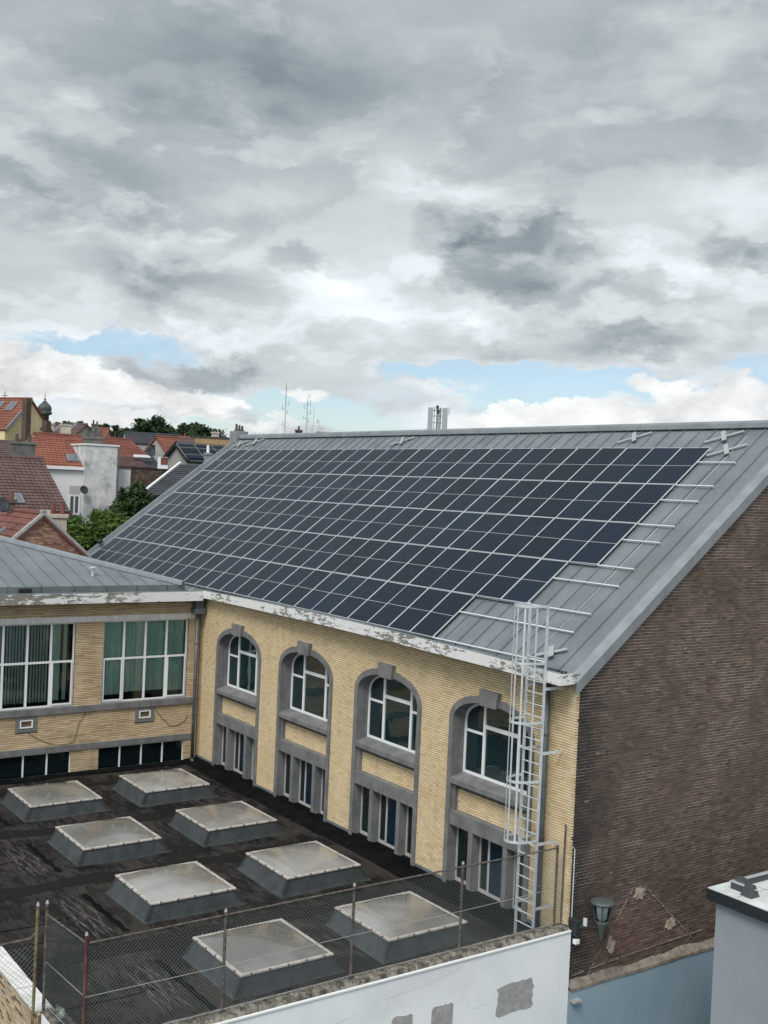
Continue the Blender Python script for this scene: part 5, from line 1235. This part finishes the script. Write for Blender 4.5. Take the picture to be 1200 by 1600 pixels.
chimney(74, 800, 815, 56, 0.55, 'cream_old', 'pale stub chimney touching the brick gable apex', 0)
chimney(18, 783, 800, 54, 0.35, 'chimney_brick', 'small brick chimney beside the big dark satellite dish', 1, pot_m='tile_red')
dish(3, 789, 51, 0.33, 'slate', 'large dark satellite dish at the left edge above the red tiled roof')

# purple brown roof
h = house('brown_tile_house', 'house with long purple brown tiled roof in front of the white house', 'house', 103, 797, 62, 110, 9.0, 14, 718, 'cream_old', 'tile_brown', col=0.26, course=0.30)
h.velux(0.165, 0.17, 0.5, 0.9)
MB().obox(h.C + h.e * 4 - h.sl * .15 + Vector((0, 0, -.12)), h.e * 4.3, h.n * .08, (0, 0, .09)).build('eaves_board', M['tile_red'], h.root)

# white house
h = house('white_house', 'white rendered house with bright orange tiled roof and a satellite dish', 'house', 137, 730, 74, 100, 7.2, 3.1, 690, 'render_white', 'tile_orange', col=0.26, course=0.34)
h.velux(0.25, 0.28, 0.75, 0.95); wh = h
MB().obox(h.C + h.e * 1.5 - h.n * .12 + Vector((0, 0, -.08)), h.e * 1.62, h.n * .09, (0, 0, .10)).build('eaves_gutter', M['white_frame'], h.root)
# window with upper blind, dark opening below
def wall_pt(px, py):
    d = ray(px, py); t_ = (h.C - CAM).dot(h.n) / d.dot(h.n); return CAM + d * t_
P = wall_pt(116, 788); fr = MB(); E_, N_ = h.e, h.n; U_ = Vector((0, 0, 1))
for (du, dv, su, sv) in ((-.30, 0, .05, .62), (.30, 0, .05, .62), (0, 0, .045, .62), (0, -.58, .26, .05), (0, .58, .26, .05)): fr.obox(P + E_ * du + U_ * dv - N_ * .02, E_ * su, U_ * sv, N_ * .04)
wf = fr.build('house_window', M['white_frame'], h.root)
MB().obox(P - N_ * .004, E_ * .30, U_ * .6, N_ * .004).build('pane', M['skyglass'], wf)
MB().obox(P + U_ * .92 - N_ * .012, E_ * .33, U_ * .28, N_ * .012).build('roller_blind', M['grey_frame'], wf); MB().obox(P - U_ * .70 - N_ * .08, E_ * .42, U_ * .04, N_ * .08).build('sill', M['stone'], wf)
P2 = wall_pt(116, 829); MB().obox(P2 - N_ * .01, E_ * .22, U_ * .14, N_ * .012).build('lower_opening', M['black'], h.root)
MB().path([wall_pt(104, 799) - N_ * .03, wall_pt(126, 801) - N_ * .03, wall_pt(126, 825) - N_ * .03], 0.03, 6).build('drain_pipe', M['stone'], h.root)
dish(131, 765, 73.2, 0.27, 'dark_metal', 'dark satellite dish beside the white framed window of the white house')
rt, A, B_, u, back = block('tall_white_wall', 'tall stained white end wall rising beside the orange roof', 'wall', 134.5, 185.5, 694.5, 73.6, 4.2, 'old_white', 0.6, cap=0.10, capm='white_frame')
MB().obox(B_ + u * -.02 - back * .04 + Vector((0, 0, -4)), u * .04, back * .04, (0, 0, 4.0)).build('drain_pipe', M['stone'], rt)
chimney(146, 684, 698, 75.5, 1.25, 'chimney_grey', 'low dark chimney with pots on top of the tall stained wall', 3, pot_m='chimney_grey')
rt, A, B_, u, back = block('white_annex', 'lower white rendered annex right of the tall stained wall', 'house', 186, 204.5, 731, 75.5, 3, 'render_white', 0, cap=0.06, capm='slate')
chimney(36, 692, 722, 71, 1.45, 'chimney_grey', 'broad grey rendered chimney with pots left of the orange roof', 2, deep=.9, pot_m='chimney_brick')
P = at(30, 703, 71); r_, f_ = level_dirs(30)
h = house('brown_roof_terrace', 'terraced house with faded brown roof left of the broad grey chimney', 'house', 36, 722, 78, 100, 7, 6, 692, 'cream_old', 'tile_brown', col=0.26)

# yellow house and turret
h = house('yellow_gable_house', 'pale yellow gabled house with rusty red roof at the left edge', 'house', 8, 669, 112, 46, 6.4, 12, 624, 'cream', 'tile_rust', course=.36)
h.velux(0.12, 0.72, 0.9, 1.3); h.velux(0.26, 0.72, 0.9, 1.3)
vb = MB(); d = (h.ap - h.C); vb.obox(h.C + d * .5 - h.e * .2 + Vector((0, 0, -.1)), d / 2 * 1.04, h.e * .06, d.cross(h.e).normalized() * .14); vb.build('verge_board', M['zinc_light'], h.root)
for (px, top, bot, w_) in ((42.5, 622, 700, 0.62), (73, 657, 700, 0.62)):
    P = at(px, top, 111.2 if px < 50 else 113.6); MB().obox((P.x, P.y, (P.z + GZ) / 2), h.n * w_ / 2, h.e * .28, (0, 0, (P.z - GZ) / 2)).build('flue', M['chimney_brick'], h.root)
for (uu, vv) in ((.3, -1.0), (.08, -3.2), (.74, .3)): 
    P = h.C + h.n * h.w * uu + Vector((0, 0, vv)) - h.e * .03; MB().obox(P, h.n * .12, h.e * .03, (0, 0, .12)).build('wall_anchor', M['stone'], h.root)
P = at(70, 640, 122); t_ = thing('onion_turret', 'small dark onion domed turret with spire behind the yellow house', 'turret', (P.x, P.y, GZ)); k = 122 / FPX * 1.0
mb = MB(); mb.lathe((P.x, P.y, P.z), [(.72, GZ - P.z), (.46, -2.2), (.46, -.55), (.62, -.48), (.66, -.3), (.60, -.25), (.70, .0), (.68, .28), (.52, .56), (.30, .72), (.24, .80), (.26, .86), (.10, .92), (.07, 1.0)], 16); mb.build('dome', M['copper'], t_, smooth=True)
MB().tube((P.x, P.y, P.z + .9), (P.x, P.y, P.z + 1.85), .06, .015, 8).build('spire', M['copper'], t_); MB().lathe((P.x, P.y, P.z + 1.05), [(.02, -.05), (.15, 0), (.15, .04), (.02, .09)], 10).build('finial', M['copper'], t_)
for k_ in range(5): MB().lathe((P.x + .7 * math.cos(k_ * 1.256 + .3), P.y + .7 * math.sin(k_ * 1.256 + .3), P.z - .35), [(.02, -.1), (.1, 0), (.1, .1), (.02, .2)], 8).build('bracket', M['copper'], t_)
P = at(8, 614, 118); mb = MB(); mb.tube((P.x, P.y, P.z - 2), (P.x, P.y, P.z + .2), .04, n=5); mb.path([P + Vector((-.3, -.2, -.2)), P + Vector((.3, .2, -.2))], .03, 4); tag(mb.build('roof_aerial', M['dark_metal']), 'thin roof aerial above the yellow gabled house', 'aerial')
rt = chimney(81, 662, 690, 118, .5, 'cream_old', 'pale narrow house wall strip right of the dark flue', 0)

# middle distance
h = house('grey_gable_house', 'grey rendered gabled house with brown roof and two roof windows', 'house', 104, 690, 148, 32, 5.6, 10, 663.5, 'grey_render', 'tile_brown')
h.velux(0.22, 0.8, 0.8, 1.6); h.velux(0.55, 0.8, 0.8, 1.6)
chimney(149, 663, 676, 149, .9, 'chimney_grey', 'grey chimney on the gable of the grey house', 2)
rt = chimney(103, 664, 690, 138, 1.2, 'cream_old', 'wide cream chimney left of the brown roof of the grey house', 2, pot_m='chimney_brick')
h = house('far_red_house', 'small red roofed house half hidden behind the grey gable', 'house', 162, 690, 165, 75, 5, 6, 670, 'grey_render', 'tile_rust')
h = house('hipped_red_house', 'wide dull red tiled roof behind the tall stained wall', 'house', 234, 716, 98, 124, 6.6, 9, 688, 'grey_render', 'tile_rust', course=.3, col=.3)
MB().path([h.at(.42, .0) + h.sn * .1, h.at(.40, 1.0) + h.sn * .1], .07, 6).build('hip_tiles', M['tile_brown'], h.root)
h = house('brown_lean_to', 'low brown roof strip under the wide dull red roof', 'house', 229, 729, 88, 105, 6, 4.5, 717, 'chimney_brick', 'tile_brown')
h = house('slate_lean_to', 'low blue grey slate roof right of the brown strip', 'house', 252, 731, 89, 105, 6, 1.1, 717, 'chimney_brick', 'slate')
rt, A, B_, u, back = block('dark_brick_wall', 'dark brown brick wall right of the white annex above the bush', 'wall', 205.5, 292, 730.5, 80, 0.4, 'mortar_dark', 1.5, cap=.05, capm='slate')
q = lay_bricks(None, 0.0, (B_ - A).length, A.z - 4.2, 56, .225, .075, (.012, .012), lambda z: [], None, 40, .006); brick_mesh('brick_courses', q, (Vector((A.x, A.y, 0)) - back * .004, u, (0, 0, 1), -back), M['dark_brick'], rt)
rt, A, B_, u, back = block('white_dormer', 'small white framed red dormer between slate roofs', 'dormer', 247, 263, 713, 84, .8, 'white_frame', 0, z_bot=8.0)
MB().obox((A + B_) / 2 - back * .02 + u * .10 + Vector((0, 0, -.28)), u * .25, back * .02, (0, 0, .26)).build('panel', M['tile_rust'], rt)
dish(235, 706, 86, .38, 'slate', 'dark satellite dish between the red roof and the white framed dormer')
MB_ = MB(); P = at(222, 712, 90); r_, f_ = level_dirs(222); MB_.obox(P, r_ * .65, f_ * .3, (0, 0, .10)); tag(MB_.build('white_roof_box', M['white_frame']), 'long white box lying on the roofs beside the dark dish', 'roof box')
h = house('slate_verge_house', 'near black slate roof with a long white verge beside the bush', 'house', 228, 771, 66, 120, 8.6, 12, 726, 'chimney_brick', 'slate', flip=True, course=.3, ridge_tiles=False)
d = h.ap - h.C; MB().obox(h.C + d * .5 - h.e * .22 + h.sn * .02, d / 2 * 1.04, h.e * .07, h.sn * .10).build('white_verge', M['white_frame'], h.root)
h.velux(0.22, 0.22, 0.9, 0.8)
h = house('solar_gable_house', 'dark roofed house with its own solar panels left of the far roof end', 'house', 297, 719, 92, 58, 3.9, 9, 694, 'grey_render', 'slate', flip=True, course=.3)
for i in range(5):
    for j in range(2):
        P = h.at(.06 + .19 * i, .70 - .43 * j) + h.sn * .12; o = MB().obox(P, h.e * .80, h.sl * .48, h.sn * .02).build('roof_panel', M['solar'], h.root)
for i in range(6):
    P = h.at(.06 + .19 * i - .093, .5) + h.sn * .145; MB().obox(P, h.e * .010, h.sl * 1.0, h.sn * .01).build('panel_edge', M['grey_frame'], h.root)
for v in (.28, .705, .93):
    P = h.at(.44, v) + h.sn * .147; MB().obox(P, h.e * 4.2, h.sl * .010, h.sn * .01).build('panel_edge', M['grey_frame'], h.root)
d = h.ap - h.C; far = h.C + h.n * h.w; MB().obox((far + h.ap) / 2 - h.e * .2, (h.ap - far) / 2 * 1.15, h.e * .08, ((h.ap - far).cross(h.e)).normalized() * .14).build('verge_board', M['black'], h.root); MB().obox((h.C + h.ap) / 2 - h.e * .2, d / 2 * 1.1, h.e * .08, (d.cross(h.e)).normalized() * .14).build('verge_board', M['black'], h.root)
chimney(325, 709, 722, 86, .55, 'zinc_light', 'small white capped flue behind the sloping metal roof edge', 1, pot_m='white_frame')
h = house('orange_roof_house', 'grey gabled house with a bright orange roof between slate roofs', 'house', 262, 707, 128, 46, 3.7, 6, 682.5, 'grey_render', 'tile_orange', flip=True)
P = h.C + h.n * 2.3 + Vector((0, 0, .5)) - h.e * .03; MB().obox(P, h.n * .3, h.e * .03, (0, 0, .35)).build('house_window', M['black'], h.root)
h = house('slate_row_house', 'long slate roof in front of the far trees', 'house', 284, 695, 150, 100, 6, 7, 681, 'grey_render', 'slate')
h = house('pink_gable_house', 'small pinkish red roof right of the long slate roof', 'house', 297, 697, 142, 95, 4, 1.3, 684, 'cream_old', 'tile_rust')
chimney(289, 684, 696, 139, .6, 'cream_old', 'cream chimney on the small pinkish red roof', 1)
h = house('dark_low_house', 'dark pyramid shaped roof left of the tan building', 'house', 306, 697, 122, 60, 3.4, 3, 687, 'grey_render', 'tile_brown')
rt, A, B_, u, back = block('tan_building', 'flat topped tan brown building behind the far end of the metal roof', 'building', 305, 430, 683, 112, 8, 'tan', 0, cap=.16, capm='slate')
chimney(336.5, 676, 684, 113.5, .75, 'cream_old', 'small boxy cream chimney on the tan building', 0)
chimney(374, 673, 688, 108, .8, 'chimney_brick', 'dark brick chimney with pots beside the far ridge end box', 3, pot_m='chimney_brick')
rt, A, B_, u, back = block('flat_roof_far', 'long low flat rooftop showing over the ridge left of the masts', 'building', 404, 470, 681.5, 130, 5, 'cream_old', 0, cap=.12, capm='chimney_grey')
chimney(467, 672.5, 684, 125, .75, 'chimney_brick', 'brick chimney between the two tall masts', 1, pot_m='chimney_brick')
rt, A, B_, u, back = block('stair_tower_far', 'beige rooftop block right of the masts', 'building', 495, 531, 675, 128, 4, 'cream_old', 0, cap=.10, capm='chimney_grey')
rt, A, B_, u, back = block('rooftop_far', 'pale low rooftop right of the beige rooftop block', 'building', 470, 545, 680, 135, 4, 'grey_render', 0, cap=.08)

# masts and antennas
def mast(px, py0, py1, D, w_, label, arms):
    P = at(px, py0, D); B_ = at(px, py1, D); t_ = thing('radio_mast', label, 'mast', (P.x, P.y, 0)); zt, zb = P.z, B_.z - 3
    r_, f_ = level_dirs(px)
    if w_ > .1:
        lg = MB()
        for k in range(3):
            a = k * 2.094; o_ = r_ * math.cos(a) * w_ + f_ * math.sin(a) * w_; lg.tube((P.x + o_.x, P.y + o_.y, zb), (P.x + o_.x * .5, P.y + o_.y * .5, zt - .8), .018, .012, 5)
        lg.build('legs', M['galv_dark'], t_, kind='stuff')
        br = MB(); n_ = int((zt - zb) / .5)
        for i in range(n_):
            for k in range(3):
                a, b2 = k * 2.094, (k + 1) * 2.094; s0, s1 = w_ * (1 - .5 * i / n_), w_ * (1 - .5 * (i + 1) / n_); z0 = zb + (zt - .8 - zb) * i / n_; z1 = zb + (zt - .8 - zb) * (i + 1) / n_
                p = Vector((P.x, P.y, z0)) + r_ * math.cos(a) * s0 + f_ * math.sin(a) * s0; q = Vector((P.x, P.y, z1)) + r_ * math.cos(b2) * s1 + f_ * math.sin(b2) * s1; br.tube(p, q, .012, n=3)
        br.build('bracing', M['galv_dark'], t_, kind='stuff')
    MB().tube((P.x, P.y, zb if w_ <= .1 else zt - 1.2), (P.x, P.y, zt), .03, .015, 5).build('whip', M['galv_dark'], t_)
    for (f, s, up_) in arms:
        z_ = zt - (zt - B_.z) * f; c = Vector((P.x, P.y, z_)); q = c + r_ * s
        mb = MB(); mb.tube(c, q, .018, n=5); mb.tube(q - Vector((0, 0, up_ * .3)), q + Vector((0, 0, up_)), .032, n=6); mb.build('aerial', M['galv_dark'], t_)
M['galv_dark'] = plain('galv_dark', (0.20, 0.215, 0.22), 0.5, 0.2)
mast(448, 595, 681, 150, .12, 'tallest slim lattice mast over the ridge, leftmost of the masts', ((.42, .45, .5), (.5, -.4, .5), (.58, .3, .35), (.8, -.3, .4)))
mast(481, 618, 682, 145, .14, 'second lattice mast carrying several small aerials', ((.03, .25, .4), (.22, .4, .7), (.3, -.4, .5), (.42, .45, .5), (.55, -.45, .3), (.62, .3, .4)))
mast(491, 632, 682, 148, .05, 'thin whip aerial right beside the second lattice mast', ((.8, -.25, .3),))
mast(499, 656, 676, 128, .04, 'short stub aerial standing on the beige rooftop block', ((.15, -.2, .35), (.7, .35, .25)))
P = at(683, 655, 92); r_, f_ = level_dirs(683); t_ = thing('telecom_antenna', 'pair of tall grey panel antennas with cables above the middle of the ridge', 'antenna', (P.x, P.y, 6)); mpx = 92 / FPX
zt = at(683, 636, 92).z; zb = at(683, 690, 92).z - 1
for (dx, w_) in ((-10.5, .40), (12.0, .44)): 
    c = Vector((P.x, P.y, 0)) + r_ * dx * mpx; MB().obox((c.x, c.y, (zt + zb) / 2), r_ * w_ / 2, f_ * .09, (0, 0, (zt - zb) / 2)).build('panel', M['cross_metal'], t_, bevel=.03)
for (dx, rr_, tz) in ((-4.5, .03, .05), (0, .07, .1), (2.6, .04, -.1), (5.0, .06, .0)): MB().tube((P.x + r_.x * dx * mpx, P.y + r_.y * dx * mpx, zb), (P.x + r_.x * dx * mpx, P.y + r_.y * dx * mpx, zt + tz), rr_, n=8).build('pole', M['galv_dark'], t_)
c = Vector((P.x, P.y, 0)) + r_ * 18 * mpx; MB().obox((c.x, c.y, zt - .25), r_ * .12, f_ * .1, (0, 0, .28)).build('radio_unit', M['galv'], t_)
for (z_, dx) in ((zt - .25, 1.5), (zt - .7, -1), (zt - 1.25, 1)): MB().obox(P + r_ * dx * mpx + Vector((0, 0, z_ - P.z)), r_ * .55, f_ * .03, (0, 0, .03)).build('crossbar', M['galv_dark'], t_)
for (z_, dx) in ((zt + .02, 0), (zt - .35, 1.5)): MB().obox(P + r_ * dx * mpx + Vector((0, 0, z_ - P.z)), r_ * .11, f_ * .1, (0, 0, .14)).build('amplifier', M['dark_metal'], t_)

# ---- trees
def leaves(n, centres, size, rr, flat=0.5):
    "leaf-sized quads in clumps: centres are (point, (rx, ry, rz), weight)"
    tot = sum(c[2] for c in centres); V = np.zeros((n * 4, 3)); k = 0
    for (c, rad, w_) in centres:
        m_ = int(n * w_ / tot)
        g_ = np.random.RandomState(int(abs(c[0] * 31 + c[1] * 17 + c[2] * 7)) % 100000)
        d = g_.normal(size=(m_, 3)); d /= np.linalg.norm(d, axis=1)[:, None]; t = g_.uniform(0.25, 1, size=(m_, 1)) ** 0.45
        lump = 1 + 0.22 * np.sin(d[:, :1] * 7 + c[0]) * np.sin(d[:, 1:2] * 6 + c[1]) + 0.12 * np.sin(d[:, 2:3] * 11)
        p = np.array(c) + d * t * np.array(rad) * lump
        u = g_.normal(size=(m_, 3)); u /= np.linalg.norm(u, axis=1)[:, None]; nrm = d * 0.6 + g_.normal(size=(m_, 3)) * 0.6; nrm[:, 2] += flat; nrm /= np.linalg.norm(nrm, axis=1)[:, None]
        v = np.cross(nrm, u); v /= np.linalg.norm(v, axis=1)[:, None] + 1e-9; u = np.cross(v, nrm); s = size * g_.uniform(.6, 1.3, size=(m_, 1))
        q = np.stack([p - u * s, p + v * s * .55, p + u * s, p - v * s * .55], 1).reshape(-1, 3); V[k:k + m_ * 4] = q; k += m_ * 4
    V = V[:k]; n = k // 4; F = np.arange(k, dtype=np.int32)
    me = bpy.data.meshes.new('crown'); me.vertices.add(k); me.vertices.foreach_set('co', V.ravel()); me.loops.add(k); me.loops.foreach_set('vertex_index', F)
    me.polygons.add(n); me.polygons.foreach_set('loop_start', np.arange(0, k, 4, dtype=np.int32)); me.polygons.foreach_set('loop_total', np.full(n, 4, dtype=np.int32)); me.update(calc_edges=True); return me
def tree(name, label, base, top, crown, n, size, mat, group=None, trunk_r=.25):
    t_ = thing(name, label, 'tree', base, group); rr = random.Random(int(abs(base[0] * 10)))
    link('crown', leaves(n, crown, size, rr), M[mat], t_, kind='stuff')
    tk = MB(); b_ = Vector(base); c0 = sum((Vector(c[0]) for c in crown), Vector()) / len(crown)
    tk.path([b_, b_.lerp(c0, .5) + Vector((.2, .1, 0)), c0], [trunk_r, trunk_r * .75, trunk_r * .4], 8)
    for c in crown: 
        s_ = b_.lerp(c0, rr.uniform(.55, .9)); e_ = Vector(c[0]); tk.path([s_, s_.lerp(e_, .55) + Vector((0, 0, -.2)), e_], [trunk_r * .4, trunk_r * .25, trunk_r * .1], 6)
    tk.build('trunk', M['bark'], t_); return t_
def clumps(px, py, D, R, n, seed, squash=.8, spread=.8):
    c = at(px, py, D); rr = random.Random(seed); out = [(tuple(c), (R * .62, R * .62, R * .55 * squash), 1.6)]
    for k in range(n):
        a = rr.uniform(0, 6.28); el = rr.uniform(-.5, 1.0); q = c + Vector((math.cos(a) * math.cos(el), math.sin(a) * math.cos(el), math.sin(el) * squash)) * R * spread * rr.uniform(.55, .9); r_ = R * rr.uniform(.28, .48); out.append((tuple(q), (r_, r_, r_ * .8), 0.7))
    return out
cr = clumps(150, 842, 59, 2.0, 12, 1) + clumps(122, 850, 58.5, 1.3, 6, 9) + clumps(178, 822, 59.5, 1.3, 6, 5)
b0 = at(150, 842, 59); tree('broadleaf_bush', 'light green leafy bush in front of the white house wall', (b0.x, b0.y, GZ), 0, cr, 15000, .13, 'leaf_light')
cr = clumps(208, 822, 60.5, 1.35, 8, 3, 1.0); c = at(212, 788, 60.5); cr += [(tuple(c), (.70, .70, 1.0), 1.2), (tuple(at(193, 790, 60.5)), (.55, .55, .6), .5), (tuple(at(217, 770, 60.5)), (.45, .45, .6), .5), (tuple(at(186, 800, 60.3)), (.5, .5, .3), .4), (tuple(at(226, 785, 60.5)), (.5, .5, .6), .5), (tuple(at(191, 771, 60.4)), (.18, .18, .4), .12), (tuple(at(180, 795, 60.4)), (.35, .35, .2), .2)]
b0 = at(207, 800, 60.5); tree('conifer', 'dark green feathery evergreen right of the light green bush', (b0.x, b0.y, GZ), 0, cr, 16000, .10, 'leaf_dark')
def far_tree(px, py, R, D, seed, label):
    P = at(px, py, D); cr = clumps(px, py, D, R, 9, seed); tree('far_tree', label, (P.x, P.y, P.z - R * 2.2), 0, cr, 1500, R * .12, 'leaf_far', 'trees on the skyline behind the roofs', .35)
FT = [(232, 671, 6.4, 'largest round tree on the skyline, behind the slate roofs'), (207, 681, 4.4, 'low tree left of the largest round tree on the skyline'), (256, 681, 4.4, 'low tree in the dip between the two big skyline trees'), (292, 675, 5.6, 'broad skyline tree left of the tan building'), (313, 681, 4.6, 'skyline tree touching the tan building'), (272, 684, 2.6, 'small skyline tree behind the orange roof'),
      (190, 684, 3.8, 'rounded skyline tree behind the wide red roof'), (180, 668, 1.5, 'loose skyline tree with gaps, right of its twin'), (167, 666, 1.5, 'loose skyline tree with gaps beside the grey gable'), (156, 668, 1.6, 'skyline tree behind the grey gable chimney'), (120, 665, 2.2, 'skyline tree over the brown roof of the grey house'), (90, 667, 2.6, 'skyline tree right of the onion turret'), (104, 662, 1.5, 'skyline tree behind the wide cream chimney'), (83, 680, 2.4, 'low dark tree below the onion turret')]
for i, (px, py, R, lb) in enumerate(FT): far_tree(px, py, R, 330 + (i * 37) % 60, 60 + i, lb)
cr = [(tuple(at(70 + i * 10, 681 + (i * 7) % 6, 400)), (4.2, 4.2, 3.4), 1) for i in range(28)]
link('far_wood', leaves(14000, cr, .5, None), M['leaf_far'], kind='stuff')
V = []; Fc = []; n_ = 40
for i in range(n_ + 1):
    px = -700 + 1500 * i / n_
    for (D, hgt) in ((290, GZ), (330, 9), (420, 13), (600, 14), (900, GZ)): P = at(px, 740, D); V.append((P.x, P.y, hgt + (2.5 * math.sin(i * .9) if hgt > 0 else 0)))
for i in range(n_):
    for j in range(4): q = i * 5 + j; Fc.append((q, q + 5, q + 6, q + 1))
MB().add(V, Fc).build('hill', M['hill'], kind='structure', smooth=True)
